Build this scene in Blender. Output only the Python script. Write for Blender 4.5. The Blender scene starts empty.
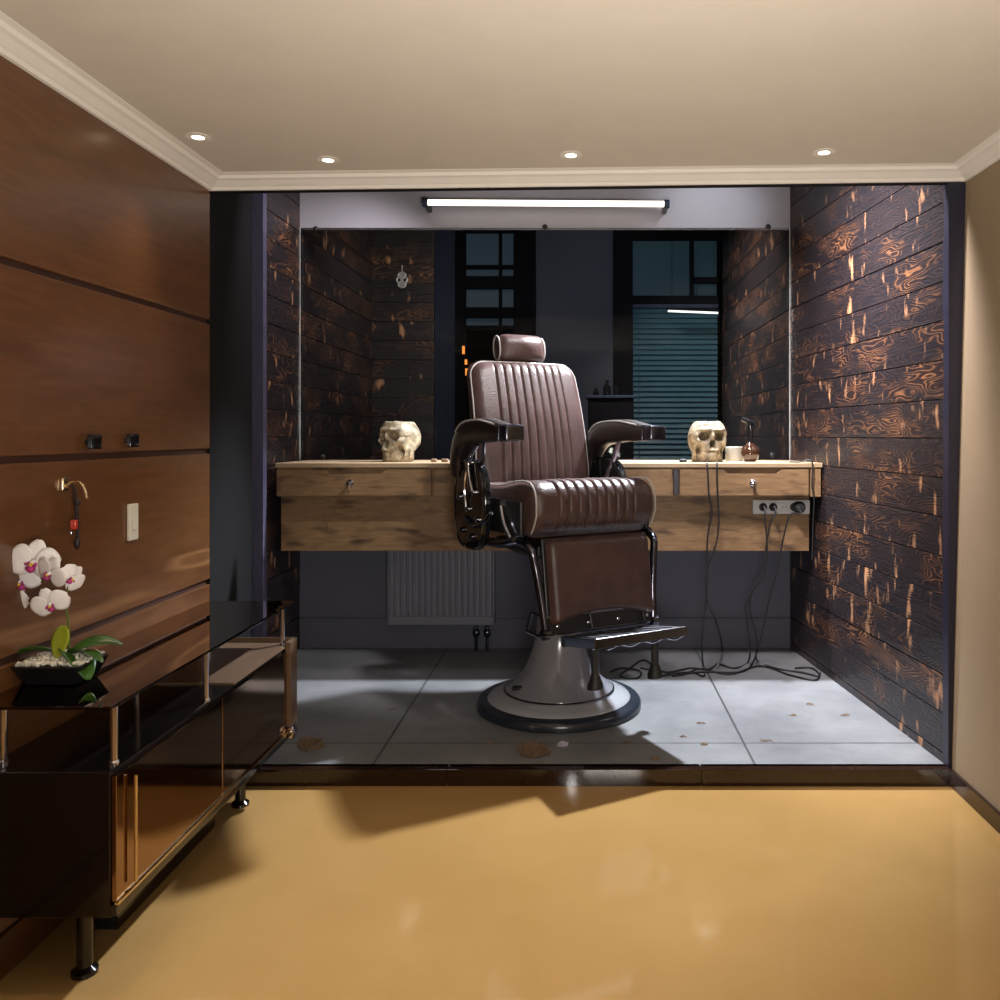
import bpy, bmesh, math, random
from mathutils import Vector, Matrix, Euler, noise
random.seed(7)
C = bpy.context.scene.collection
F, VX, VY, CH = 850.0, 584.0, 434.0, 1.3      # survey of the photograph: focal length, vanishing point, eye height
PI = math.pi
def P(px, py, Y): return Vector(((px-VX)/F*Y, Y, CH-(py-VY)/F*Y))
def PX(px, Y): return (px-VX)/F*Y
def PZ(py, Y): return CH-(py-VY)/F*Y

# ------------------------------------------------------------------ materials
class NT:
    def __init__(s, name):
        s.m = bpy.data.materials.new(name); s.m.use_nodes = True
        s.t = s.m.node_tree; s.t.nodes.clear()
        s.out = s.n('ShaderNodeOutputMaterial'); s.b = s.n('ShaderNodeBsdfPrincipled')
        s.l(s.b.outputs[0], s.out.inputs[0])
    def n(s, typ, **k):
        x = s.t.nodes.new(typ)
        for a, v in k.items(): setattr(x, a, v)
        return x
    def l(s, a, b): s.t.links.new(a, b)
    def val(s, sock, v):
        if isinstance(v, bpy.types.NodeSocket): s.l(v, sock)
        else: sock.default_value = v
    def math(s, op, a, b=0.0, c=0.0, clamp=False):
        x = s.n('ShaderNodeMath', operation=op, use_clamp=clamp)
        s.val(x.inputs[0], a); s.val(x.inputs[1], b)
        if len(x.inputs) > 2: s.val(x.inputs[2], c)
        return x.outputs[0]
    def mix(s, f, a, b, bt='MIX'):
        x = s.n('ShaderNodeMix', data_type='RGBA', blend_type=bt)
        s.val(x.inputs[0], f); s.val(x.inputs[6], a); s.val(x.inputs[7], b)
        return x.outputs[2]
    def ramp(s, f, *st):
        x = s.n('ShaderNodeValToRGB'); e = x.color_ramp.elements
        while len(e) < len(st): e.new(0.5)
        for i, (p, c) in enumerate(st):
            e[i].position = p; e[i].color = c if len(c) == 4 else (*c, 1)
        s.l(f, x.inputs[0]); return x.outputs[0]
    def noise(s, v, scale, detail=3, rough=.5, dist=0.0, dim='3D'):
        x = s.n('ShaderNodeTexNoise', noise_dimensions=dim); s.l(v, x.inputs['Vector'])
        x.inputs['Scale'].default_value = scale; x.inputs['Detail'].default_value = detail
        x.inputs['Roughness'].default_value = rough; x.inputs['Distortion'].default_value = dist
        return x.outputs[0]
    def obj(s): return s.n('ShaderNodeTexCoord').outputs['Object']
    def sep(s, v):
        x = s.n('ShaderNodeSeparateXYZ'); s.l(v, x.inputs[0]); return x.outputs
    def com(s, a, b, c=0.0):
        x = s.n('ShaderNodeCombineXYZ')
        for i, v in enumerate((a, b, c)): s.val(x.inputs[i], v)
        return x.outputs[0]
    def bump(s, h, st, d=.01):
        x = s.n('ShaderNodeBump'); x.inputs['Strength'].default_value = st; x.inputs['Distance'].default_value = d
        s.l(h, x.inputs['Height']); s.l(x.outputs[0], s.b.inputs['Normal'])
def c4(c): return (*c, 1) if len(c) == 3 else c
def mat(name, col, rough=.5, metal=0, var=.12, scale=8, bump=0, spec=.5, emit=None, es=0, coat=0, bscale=None):
    t = NT(name); b = t.b; v = t.obj()
    nz = t.noise(v, scale, 4)
    dark = tuple(max(0, x*(1-var)) for x in col); lite = tuple(min(1, x*(1+var)) for x in col)
    t.l(t.ramp(nz, (.3, dark), (.7, lite)), b.inputs['Base Color'])
    b.inputs['Roughness'].default_value = rough; b.inputs['Metallic'].default_value = metal
    b.inputs['Specular IOR Level'].default_value = spec; b.inputs['Coat Weight'].default_value = coat
    b.inputs['Coat Roughness'].default_value = .08
    if emit: b.inputs['Emission Color'].default_value = c4(emit); b.inputs['Emission Strength'].default_value = es
    if bump: t.bump(t.noise(v, bscale or scale*6, 4), bump)
    return t.m
def burnt_planks(name, axis, v0, ph, glow=1.0):
    """horizontal charred boards; axis = which coordinate runs along the boards"""
    t = NT(name); X = t.sep(t.obj()); u = X[axis]; v = X[2]
    q = t.math('DIVIDE', t.math('SUBTRACT', v, v0), ph); idn = t.math('FLOOR', q)
    uo = t.math('ADD', u, t.math('MULTIPLY', idn, 3.71)); zo = t.math('MULTIPLY', idn, 1.93)
    gv = t.com(t.math('MULTIPLY', uo, 1.5), t.math('MULTIPLY', v, 6.0), zo)
    field = t.noise(gv, 1.5, 2, .45)
    rings = t.math('FRACT', t.math('MULTIPLY', field, 24.0))
    rings = t.math('ABSOLUTE', t.math('SUBTRACT', rings, .5))            # 0..0.5
    fine = t.noise(t.com(t.math('MULTIPLY', uo, 4.0), t.math('MULTIPLY', v, 160.0), zo), 1.0, 2)
    mask = t.ramp(t.noise(t.com(t.math('MULTIPLY', uo, 2.6), t.math('MULTIPLY', v, 5.0), zo), 1.0, 3, .6), (.50, (0, 0, 0)), (.72, (1, 1, 1)))
    spots = t.ramp(t.noise(t.com(t.math('MULTIPLY', uo, 15.0), t.math('MULTIPLY', v, 5.5), zo), 1.0, 2, .55), (.635, (0, 0, 0)), (.78, (1, 1, 1)))
    grain = t.ramp(rings, (.26, (0, 0, 0)), (.44, (1, 1, 1)))
    base = t.mix(fine, (.004, .0035, .005, 1), (.024, .020, .025, 1))
    base = t.mix(t.math('MULTIPLY', mask, .55), base, (.036, .014, .009, 1))
    og = t.math('MULTIPLY', grain, t.math('ADD', t.math('MULTIPLY', mask, .60), .04))
    c = t.mix(t.math('MULTIPLY', og, glow, clamp=True), base, (.34, .150, .062, 1))
    c = t.mix(t.math('MULTIPLY', spots, .8*glow, clamp=True), c, (.62, .32, .16, 1))
    t.l(c, t.b.inputs['Base Color']); t.b.inputs['Roughness'].default_value = .38
    t.bump(t.math('ADD', t.math('MULTIPLY', rings, 1.0), fine), .35, .006)
    return t.m
def wood(name, axis, a, b, dark, scale=1.0, rough=.5, knots=.5, bump=.15, coat=0, streak=None):
    t = NT(name); X = t.sep(t.obj()); u = X[axis]; w = X[2] if axis != 2 else X[0]; o = X[1] if axis == 0 else X[0]
    gv = t.com(t.math('MULTIPLY', u, 1.2*scale), t.math('MULTIPLY', w, 9.0*scale), t.math('MULTIPLY', o, 3.0))
    f = t.noise(gv, 1.6, 3, .5)
    r = t.math('SINE', t.math('MULTIPLY', f, 60.0))
    fine = t.noise(t.com(t.math('MULTIPLY', u, 5*scale), t.math('MULTIPLY', w, 140*scale), o), 1.0, 3)
    c = t.mix(t.math('ADD', t.math('MULTIPLY', r, .22), .5), c4(a), c4(b))
    c = t.mix(t.math('MULTIPLY', fine, .5), c, c4(dark))
    k = t.ramp(t.noise(t.com(t.math('MULTIPLY', u, 4.0*scale), t.math('MULTIPLY', w, 14.0*scale), o), 1.3, 2), (.54, (0, 0, 0)), (.74, (1, 1, 1)))
    c = t.mix(t.math('MULTIPLY', k, knots), c, c4(dark))
    if streak:
        k = t.ramp(t.noise(t.com(t.math('MULTIPLY', u, .9), t.math('MULTIPLY', t.math('ADD', w, t.math('MULTIPLY', u, .05)), 9.0), o), 1.0, 1, .4), (.66, (0, 0, 0)), (.72, (1, 1, 1)), (.76, (.2, .2, .2)))
        c = t.mix(t.math('MULTIPLY', k, .6), c, c4(streak))
    t.l(c, t.b.inputs['Base Color']); t.b.inputs['Roughness'].default_value = rough
    t.b.inputs['Coat Weight'].default_value = coat; t.b.inputs['Coat Roughness'].default_value = .2
    if bump: t.bump(fine, bump, .004)
    return t.m
def emis(name, col, st):
    t = NT(name); t.b.inputs['Base Color'].default_value = c4(tuple(x*.5 for x in col))
    t.b.inputs['Emission Color'].default_value = c4(col); t.b.inputs['Emission Strength'].default_value = st
    return t.m
def pane(name, tint, refl, rough=.02, refcol=(1, 1, 1)):
    t = NT(name); t.t.nodes.remove(t.b)
    a = t.n('ShaderNodeBsdfTransparent'); a.inputs[0].default_value = c4(tint)
    g = t.n('ShaderNodeBsdfGlossy'); g.inputs[0].default_value = c4(refcol); g.inputs['Roughness'].default_value = rough
    fr = t.n('ShaderNodeFresnel'); fr.inputs[0].default_value = 1.45
    mx = t.n('ShaderNodeMixShader'); t.l(t.math('MULTIPLY', fr.outputs[0], refl, clamp=True), mx.inputs[0])
    t.l(a.outputs[0], mx.inputs[1]); t.l(g.outputs[0], mx.inputs[2]); t.l(mx.outputs[0], t.out.inputs[0])
    return t.m

# ------------------------------------------------------------------ mesh helpers
class MB:
    def __init__(s): s.bm = bmesh.new()
    def _add(s, vs, fs):
        v = [s.bm.verts.new(p) for p in vs]
        for f in fs:
            try: s.bm.faces.new([v[i] for i in f])
            except ValueError: pass
        return v
    def box(s, x0, x1, y0, y1, z0, z1):
        x0, x1 = sorted((x0, x1)); y0, y1 = sorted((y0, y1)); z0, z1 = sorted((z0, z1))
        s._add([(x, y, z) for x in (x0, x1) for y in (y0, y1) for z in (z0, z1)],
               [(0, 1, 3, 2), (4, 6, 7, 5), (0, 4, 5, 1), (2, 3, 7, 6), (0, 2, 6, 4), (1, 5, 7, 3)]); return s
    def hexa(s, b, t):      # bottom ring (4, ccw from above), top ring
        s._add(list(b)+list(t), [(3, 2, 1, 0), (4, 5, 6, 7), (0, 1, 5, 4), (1, 2, 6, 5), (2, 3, 7, 6), (3, 0, 4, 7)]); return s
    def prism(s, pts, axis, a, b):      # 2-D polygon extruded along an axis
        def mk(p, w):
            if axis == 0: return (w, p[0], p[1])
            if axis == 1: return (p[0], w, p[1])
            return (p[0], p[1], w)
        n = len(pts)
        s._add([mk(p, a) for p in pts]+[mk(p, b) for p in pts],
               [tuple(range(n)), tuple(range(2*n-1, n-1, -1))]+[(i, i+n, (i+1) % n+n, (i+1) % n) for i in range(n)]); return s
    def tube(s, pts, r, n=10, closed=False, flat=1.0):
        pts = [Vector(p) for p in pts]; N = len(pts); rs = r if isinstance(r, (list, tuple)) else [r]*N
        rings = []; up = None
        for i, p in enumerate(pts):
            a = pts[(i-1) % N] if (closed or i > 0) else p; b = pts[(i+1) % N] if (closed or i < N-1) else p
            d = (b-a).normalized()
            if up is None:
                up = Vector((0, 0, 1)) if abs(d.z) < .9 else Vector((1, 0, 0))
            sd = d.cross(up)
            if sd.length < 1e-5: sd = d.orthogonal()
            sd.normalize(); up = sd.cross(d).normalized()
            rings.append([s.bm.verts.new(p+(sd*math.cos(2*PI*k/n)*flat+up*math.sin(2*PI*k/n))*rs[i]) for k in range(n)])
        for i in range(N if closed else N-1):
            A, B = rings[i], rings[(i+1) % N]
            for k in range(n): s.bm.faces.new((A[k], A[(k+1) % n], B[(k+1) % n], B[k]))
        if not closed: s.bm.faces.new(rings[0][::-1]); s.bm.faces.new(rings[-1])
        return s
    def cyl(s, a, b, r, n=16): return s.tube([a, b], r, n)
    def lathe(s, prof, c=(0, 0, 0), n=48, axis=2):
        rings = []
        for r, z in prof:
            ring = []
            for k in range(n):
                a = 2*PI*k/n; u, v = r*math.cos(a), r*math.sin(a)
                p = (u, v, z) if axis == 2 else ((u, z, v) if axis == 1 else (z, u, v))
                ring.append(s.bm.verts.new((p[0]+c[0], p[1]+c[1], p[2]+c[2])))
            rings.append(ring)
        for A, B in zip(rings, rings[1:]):
            for k in range(n): s.bm.faces.new((A[k], A[(k+1) % n], B[(k+1) % n], B[k]))
        s.bm.faces.new(rings[0][::-1]); s.bm.faces.new(rings[-1]); return s
    def grid(s, fn, nu, nv, both=None):
        V = [[s.bm.verts.new(fn(-1+2*i/nu, -1+2*j/nv)) for j in range(nv+1)] for i in range(nu+1)]
        for i in range(nu):
            for j in range(nv): s.bm.faces.new((V[i][j], V[i+1][j], V[i+1][j+1], V[i][j+1]))
        if both:
            W = [[s.bm.verts.new(both(-1+2*i/nu, -1+2*j/nv)) for j in range(nv+1)] for i in range(nu+1)]
            for i in range(nu):
                for j in range(nv): s.bm.faces.new((W[i][j], W[i][j+1], W[i+1][j+1], W[i+1][j]))
            bmesh.ops.remove_doubles(s.bm, verts=s.bm.verts, dist=1e-5)
        return s
    def rbox(s, hx, hy, hz, r, n=(8, 8, 8), c=(0, 0, 0), warp=None):     # rounded block with a dense skin
        H = (hx, hy, hz); cache = {}
        def vert(p):
            k = tuple(round(q, 5) for q in p)
            if k not in cache:
                inn = [max(-H[i]+r, min(H[i]-r, p[i])) for i in range(3)]
                d = Vector([p[i]-inn[i] for i in range(3)])
                if d.length > 1e-9:
                    m = max(abs(q) for q in d); d = d.normalized()*m
                q = Vector(inn)+d
                if warp: q = Vector(warp(*q))
                cache[k] = s.bm.verts.new(q+Vector(c))
            return cache[k]
        def coords(h, m):
            e = [-h, -h+r*.12, -h+r*.35, -h+r*.65]; mid = [-(h-r)+2*(h-r)*i/m for i in range(m+1)]
            return e+mid+[-q for q in e[::-1]]
        G = [coords(H[i], n[i]) for i in range(3)]
        for ax in range(3):
            a, b = [(1, 2), (2, 0), (0, 1)][ax]
            for sg in (-1, 1):
                for i in range(len(G[a])-1):
                    for j in range(len(G[b])-1):
                        q = []
                        for (ii, jj) in ((i, j), (i+1, j), (i+1, j+1), (i, j+1)):
                            p = [0, 0, 0]; p[ax] = sg*H[ax]; p[a] = G[a][ii]; p[b] = G[b][jj]; q.append(vert(p))
                        if sg < 0: q = q[::-1]
                        if len(set(q)) == 4:
                            try: s.bm.faces.new(q)
                            except ValueError: pass
        return s
    def pad(s, W, H, R, T, r, nu, nv, disp=lambda x, z: 0, warp=lambda x, y, z: (x, y, z)):
        """upholstered panel in the xz plane, front towards -y"""
        def pl(u, v):
            x, z = u*W, v*H
            ix = max(-(W-R), min(W-R, x)); iz = max(-(H-R), min(H-R, z)); q = Vector((x-ix, z-iz))
            m = max(abs(q.x), abs(q.y))
            if q.length > 1e-9: q = q.normalized()*m
            d = R-q.length if (abs(x) > W-R and abs(z) > H-R) else min(W-abs(x), H-abs(z))
            t = min(1, max(0, d/r)); f = math.sqrt(max(0, 1-(1-t)**2))
            return ix+q.x, iz+q.y, f
        def sp(u): return math.copysign(1-(1-abs(u))**1.25, u)
        def front(u, v):
            x, z, f = pl(sp(u), sp(v)); return Vector(warp(x, -T*f-disp(x, z)*f, z))
        def back(u, v):
            x, z, f = pl(sp(u), sp(v)); return Vector(warp(x, T*.6*f, z))
        return s.grid(front, nu, nv, back)
    def build(s, name, m, parent=None, smooth=False, bevel=0, local=False, seg=2, sub=0, base='base'):
        bmesh.ops.recalc_face_normals(s.bm, faces=s.bm.faces)
        off = Vector((0, 0, 0))
        if parent is not None and not local:
            r = parent
            while r: off += r.location; r = r.parent
        elif parent is None and base == 'base' and len(s.bm.verts):
            xs = [v.co for v in s.bm.verts]
            off = Vector(((min(p.x for p in xs)+max(p.x for p in xs))/2, (min(p.y for p in xs)+max(p.y for p in xs))/2, min(p.z for p in xs)))
        if off.length: bmesh.ops.translate(s.bm, verts=s.bm.verts, vec=-off)
        me = bpy.data.meshes.new(name); s.bm.to_mesh(me); s.bm.free()
        if smooth:
            for p in me.polygons: p.use_smooth = True
        me.materials.append(m)
        o = bpy.data.objects.new(name, me); C.objects.link(o)
        if parent is not None: o.parent = parent
        else: o.location = off
        if bevel:
            b = o.modifiers.new('bevel', 'BEVEL'); b.width = bevel; b.segments = seg; b.limit_method = 'ANGLE'; b.angle_limit = .6
        if sub:
            b = o.modifiers.new('sub', 'SUBSURF'); b.levels = b.render_levels = sub
        if smooth and not sub:
            try:
                me.set_sharp_from_angle(angle=.7)
            except Exception: pass
        return o
def tag(o, label, cat, group=None, kind=None):
    if label: o['label'] = label
    if cat: o['category'] = cat
    if group: o['group'] = group
    if kind: o['kind'] = kind
    return o
def thing(name, label, cat, loc, rotz=0, group=None):
    o = bpy.data.objects.new(name, None); C.objects.link(o); o.empty_display_size = .05
    o.location = loc; o.rotation_euler = (0, 0, rotz); return tag(o, label, cat, group)
def struct(name, mb, m, label=None, **k):
    o = mb.build(name, m, base='keep', **k); o['kind'] = 'structure'
    if label: o['label'] = label
    return o
def smooth_path(pts, n=8):
    pts = [Vector(p) for p in pts]; out = []
    for i in range(len(pts)-1):
        p0 = pts[max(i-1, 0)]; p1 = pts[i]; p2 = pts[i+1]; p3 = pts[min(i+2, len(pts)-1)]
        for k in range(n):
            t = k/n
            out.append(.5*((2*p1)+(p2-p0)*t+(2*p0-5*p1+4*p2-p3)*t*t+(-p0+3*p1-3*p2+p3)*t**3))
    out.append(pts[-1]); return out
def copy_tree(o, parent=None):
    c = o.copy(); C.objects.link(c); c.parent = parent
    for ch in [q for q in bpy.data.objects if q.parent == o]: copy_tree(ch, c)
    return c

# ------------------------------------------------------------------ palette
M = {}
M['veneer'] = wood('veneer', 1, (.178, .074, .025), (.118, .047, .015), (.048, .018, .007), .6, .34, .40, .05, coat=.25, streak=(.30, .15, .06))
M['groove'] = mat('groove_wood', (.045, .015, .008), .5)
M['ceil'] = mat('ceiling_paint', (.64, .585, .50), .9, var=.02)
M['plaster'] = mat('cornice_plaster', (.80, .77, .71), .8, var=.02)
M['tan'] = mat('tan_paint', (.31, .235, .15), .85, var=.04, scale=3)
M['granite'] = mat('dark_granite', (.022, .010, .006), .05, var=.5, scale=120, spec=.6)
M['black_wall'] = mat('black_paint', (.0045, .0045, .0055), .8, var=.1, spec=.2)
M['bluepost'] = wood('violet_black_wood', 2, (.024, .024, .050), (.012, .012, .030), (.012, .01, .02), 1, .45, .3)
M['slimpost'] = wood('pale_violet_wood', 2, (.11, .105, .17), (.07, .065, .115), (.03, .025, .05), 1, .45, .3)
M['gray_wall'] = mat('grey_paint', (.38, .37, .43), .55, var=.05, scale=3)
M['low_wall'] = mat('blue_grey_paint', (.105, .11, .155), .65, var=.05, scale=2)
M['far_blue'] = mat('slate_blue_paint', (.075, .082, .115), .7, var=.1, scale=2)
M['black'] = mat('satin_black', (.012, .012, .014), .35)
M['rubber'] = mat('black_rubber', (.010, .010, .011), .55)
M['gloss_black'] = mat('gloss_black', (.008, .008, .009), .07)
M['chrome'] = mat('chrome', (.60, .60, .68), .10, 1, var=.03)
M['dark_chrome'] = mat('dark_chrome', (.12, .125, .16), .16, 1, var=.1)
M['steel'] = mat('brushed_steel', (.42, .42, .46), .3, 1)
M['leather'] = mat('brown_leather', (.060, .033, .030), .36, var=.22, scale=14, bump=.25, bscale=130)
M['dleather'] = mat('dark_brown_leather', (.016, .010, .009), .33, var=.2, scale=14, bump=.2, bscale=130)
M['piping'] = mat('pale_piping', (.36, .33, .31), .5)
M['enamel'] = mat('grey_enamel', (.23, .235, .27), .22, var=.06, scale=5, coat=.4)
M['enamel2'] = mat('pale_enamel', (.37, .385, .42), .2, var=.05, scale=5, coat=.5)
M['base_ring'] = mat('dark_base_ring', (.020, .026, .038), .22)
M['pine'] = wood('pine_boards', 0, (.34, .21, .10), (.22, .125, .058), (.050, .024, .012), 1.0, .55, .95, .2)
M['pine_top'] = wood('pine_worktop', 0, (.50, .37, .24), (.42, .30, .18), (.22, .14, .07), 1.2, .45, .3, .1)
M['pine_dark'] = mat('shadow_gap_wood', (.08, .045, .022), .6)
M['bone'] = mat('bone_ceramic', (.27, .22, .145), .5, var=.6, scale=26, bump=.5, bscale=60)
M['radiator'] = mat('radiator_paint', (.20, .205, .26), .45, var=.03)
M['white'] = mat('white_plastic', (.62, .58, .48), .35, var=.03)
M['socket'] = mat('grey_white_plastic', (.52, .52, .54), .4, var=.03)
M['cream'] = mat('cream_wax', (.36, .34, .29), .5, var=.03)
M['brown_glass'] = mat('dark_brown_glass', (.035, .014, .007), .08, var=.3, coat=.6)
M['hair'] = mat('brown_hair', (.20, .13, .08), .7, var=.4, scale=60)
M['hair2'] = mat('pale_lilac_hair', (.50, .46, .58), .7, var=.3, scale=60)
M['leaf'] = mat('dark_green_leaf', (.035, .095, .012), .3, var=.3, scale=12)
M['leaf2'] = mat('yellow_green_leaf', (.36, .42, .025), .3, var=.25, scale=12)
M['petal'] = mat('white_petal', (.88, .86, .87), .5, var=.04, scale=30)
M['lip'] = mat('magenta_lip', (.42, .03, .20), .4, var=.3, scale=40)
M['yellow'] = mat('yellow_column', (.75, .5, .08), .5)
M['stem'] = mat('orchid_stem', (.12, .17, .03), .45, var=.3)
M['pebble'] = mat('pale_pebbles', (.66, .62, .52), .6, var=.4, scale=60)
M['brass'] = mat('pale_brass', (.75, .60, .38), .18, 1)
M['cord'] = mat('dark_cord', (.018, .010, .012), .5)
M['red'] = mat('red_glass_bead', (.50, .04, .02), .12, emit=None, coat=.5)
M['slat'] = mat('teal_blind_slat', (.038, .095, .13), .4, var=.06)
M['frame_black'] = mat('black_window_frame', (.006, .006, .009), .7, spec=.1)
M['frame_blue'] = mat('blue_black_frame', (.030, .042, .075), .6, spec=.2)
M['tube'] = emis('lit_tube', (1, .93, .80), 2.4)
M['bulb'] = emis('lit_downlight', (1, .84, .58), 8)
M['night'] = emis('night_window', (.035, .060, .085), .30)
M['night2'] = emis('dusky_window', (.020, .052, .070), .28)
M['orange'] = emis('orange_town_light', (1, .30, .05), 1.3)
M['silver'] = mat('silver_filigree', (.7, .72, .72), .3, .6)
M['mirror_glass'] = pane('mirror_glass', (.93, .95, .96), .10)
M['win_glass'] = pane('window_glass', (.9, .93, .95), .4)
M['smoked'] = pane('smoked_glass', (.34, .24, .18), 3.2, .015, (.62, .55, .50))
M['cab_front'] = None
M['gloss_brown'] = None
t = NT('smoked_mirror_door'); t.b.inputs['Base Color'].default_value = (.36, .23, .14, 1); t.b.inputs['Metallic'].default_value = 1
t.b.inputs['Roughness'].default_value = .07; M['cab_front'] = t.m
M['cab_black'] = mat('black_lacquer', (.006, .005, .005), .10, coat=.3)
M['cab_wood'] = wood('taupe_veneer', 1, (.17, .11, .07), (.13, .08, .05), (.07, .045, .03), 1, .3, .2, .03)
# polished floor
t = NT('polished_tan_floor'); v = t.obj()
c = t.ramp(t.noise(v, 1.3, 5, .6), (.3, (.345, .200, .066)), (.7, (.42, .255, .095)))
t.l(t.mix(t.math('MULTIPLY', t.noise(v, 60, 3), .25), c, (.32, .195, .075, 1)), t.b.inputs['Base Color'])
t.b.inputs['Roughness'].default_value = .085; t.b.inputs['Specular IOR Level'].default_value = .5; M['floor'] = t.m
# stone tiles of the raised niche
t = NT('grey_stone_tiles'); v = t.obj(); X = t.sep(v)
def seam(a, off, w=1.43):
    q = t.math('DIVIDE', t.math('SUBTRACT', a, off), w); fr = t.math('FRACT', q)
    d = t.math('MINIMUM', fr, t.math('SUBTRACT', 1.0, fr)); return t.math('LESS_THAN', d, .0035)
sm = t.math('MAXIMUM', seam(X[0], .64), seam(X[1], 3.405))
c = t.ramp(t.noise(v, 2.2, 6, .65), (.28, (.120, .124, .134)), (.52, (.185, .188, .197)), (.75, (.255, .26, .268)))
c = t.mix(t.math('MULTIPLY', t.ramp(t.noise(v, 9, 5, .7, 1.5), (.62, (0, 0, 0)), (.70, (1, 1, 1))), .30), c, (.060, .040, .028, 1))
c = t.mix(t.math('MULTIPLY', sm, .8), c, (.02, .02, .022, 1))
t.l(c, t.b.inputs['Base Color']); t.b.inputs['Roughness'].default_value = .42
t.bump(t.noise(v, 25, 4), .15, .004); M['tiles'] = t.m

# ------------------------------------------------------------------ the room
YF, YB, YS = 3.15, 4.917, -1.3          # front of the niche, its mirror wall, wall behind the viewer
ZF = .062                               # raised niche floor
XL = -1.386
PH = .148; PV0 = 2.171-20*PH
xr_b, xr_t = 1.362, 1.417               # right wall leans very slightly
def ceil_z(x): return 2.262+.0125*x
struct('floor', MB().box(-2.2, 2.2, YS, YF+.02, -.1, 0), M['floor'])
# ceiling
mb = MB(); a, b = -1.55, 1.6
mb.hexa([(a, YS, ceil_z(a)), (b, YS, ceil_z(b)), (b, YF+.03, ceil_z(b)), (a, YF+.03, ceil_z(a))],
        [(a, YS, 2.5), (b, YS, 2.5), (b, YF+.03, 2.5), (a, YF+.03, 2.5)])
struct('ceiling', mb, M['ceil'])
# left wall: veneer boards with recessed grooves
struct('wall_left', MB().box(XL-.12, XL-.012, YS, YF, 0, 2.3), M['groove'])
gs = [(-.01, .10), (.112, .655), (.668, .745), (.764, 1.228), (1.246, 1.706), (1.724, 2.3)]
mb = MB()
for z0, z1 in gs: mb.box(XL-.02, XL, YS, YF, max(0, z0), z1)
struct('wall_left', mb, M['veneer'], bevel=.003)
# right wall, rear wall
mb = MB().hexa([(xr_b, YS, 0), (1.6, YS, 0), (1.6, YF, 0), (xr_b, YF, 0)], [(xr_t, YS, 2.3), (1.6, YS, 2.3), (1.6, YF, 2.3), (xr_t, YF, 2.3)])
struct('wall_right', mb, M['tan'])
struct('wall_rear', MB().box(-1.55, 1.6, YS-.1, YS, 0, 2.3), M['tan'])
# cornice
prof = [(0, 0), (.012, 0), (.018, .010), (.024, .012), (.045, .026), (.058, .030), (.064, .040), (.082, .044), (.082, .075), (0, .075)]
def corn(name, fn):
    mb = MB(); n = len(prof); A = [fn(0, d, h) for d, h in prof]; B = [fn(1, d, h) for d, h in prof]
    mb._add(A+B, [tuple(range(n)), tuple(range(2*n-1, n-1, -1))]+[(i, i+n, (i+1) % n+n, (i+1) % n) for i in range(n)])
    struct(name, mb, M['plaster'])
HC = .045
corn('trim_1', lambda e, d, h: (XL+d if e == 0 else xr_t-d, YF-d+.0, ceil_z(XL if e == 0 else xr_t)-HC+h))
corn('trim_2', lambda e, d, h: (XL+d, YS if e == 0 else YF-d, ceil_z(XL)-HC+h))
corn('trim_3', lambda e, d, h: (xr_t-d, YS if e == 0 else YF-d, ceil_z(xr_t)-HC+h))
# header above the opening (behind the cornice)
mb = MB().hexa([(XL-.1, YF, ceil_z(XL)-HC), (1.6, YF, ceil_z(1.6)-HC), (1.6, YF+.04, ceil_z(1.6)-HC), (XL-.1, YF+.04, ceil_z(XL)-HC)],
               [(XL-.1, YF, 3.0), (1.6, YF, 3.0), (1.6, YF+.04, 3.0), (XL-.1, YF+.04, 3.0)])
struct('wall_front', mb, M['black_wall'])
# skirting of the step, in granite lengths with thin joints
mb = MB(); js = [XL, PX(448, YF), PX(701, YF), xr_b]
for i in range(3): mb.box(js[i]+.001, js[i+1]-.001, YF-.014, YF+.04, 0, ZF)
struct('baseboard_front', mb, M['granite'], bevel=.0015)
struct('baseboard_right', MB().box(xr_b-.012, xr_b+.01, YS, YF-.015, 0, ZF), M['granite'], bevel=.0015)
# niche
struct('floor', MB().box(-1.8, 1.6, YF+.02, YB+.05, -.1, ZF), M['tiles'], label='grey stone tile floor of the raised barber niche')
M['plank_r'] = burnt_planks('charred_boards_right', 1, PV0, PH, 1.0)
M['plank_x'] = burnt_planks('charred_boards_facing', 0, PV0, PH, 1.0)
M['plank_l'] = burnt_planks('charred_boards_left', 1, PV0, PH, 1.1)
def plank_wall(name, p, q, m, v0, side, z0=ZF, z1=2.85, th=.02):
    """boards laid between plan points p and q; side = unit normal away from the room"""
    mb = MB(); n = Vector((side[0], side[1], 0)); p = Vector((*p, 0)); q = Vector((*q, 0)); z = v0
    while z < z1:
        a, b = max(z+.0022, z0), min(z+PH-.0022, z1)
        if b > a:
            j = random.uniform(-.002, .002)*n
            r = [p+j, q+j, q+n*th, p+n*th]
            mb.hexa([(*v.xy, a) for v in r], [(*v.xy, b) for v in r])
        z += PH
    r = [p+n*.008, q+n*.008, q+n*(th+.02), p+n*(th+.02)]
    mb.hexa([(*v.xy, z0) for v in r], [(*v.xy, z1) for v in r])
    return struct(name, mb, m, bevel=.0015)
XRB = PX(790, YB); XLB = PX(300, YB)
YR = 7.33; YL = 6.59
plank_wall('wall_niche_right', (1.353, YF+.04), (XRB, YB), M['plank_r'], PV0, (1, 0))
plank_wall('wall_niche_left', (XLB, 4.38), (XLB, YB), M['plank_l'], PV0, (-1, 0))
# post at the right mouth of the niche (narrows towards the floor with the leaning wall)
mb = MB().hexa([(1.350, YF, 0), (1.6, YF, 0), (1.6, YF+.05, 0), (1.350, YF+.05, 0)], [(1.352, YF, 2.9), (1.6, YF, 2.9), (1.6, YF+.05, 2.9), (1.352, YF+.05, 2.9)])
struct('trim_4', mb, M['bluepost'], label='dark violet wooden post at the right end of the niche')
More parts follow.
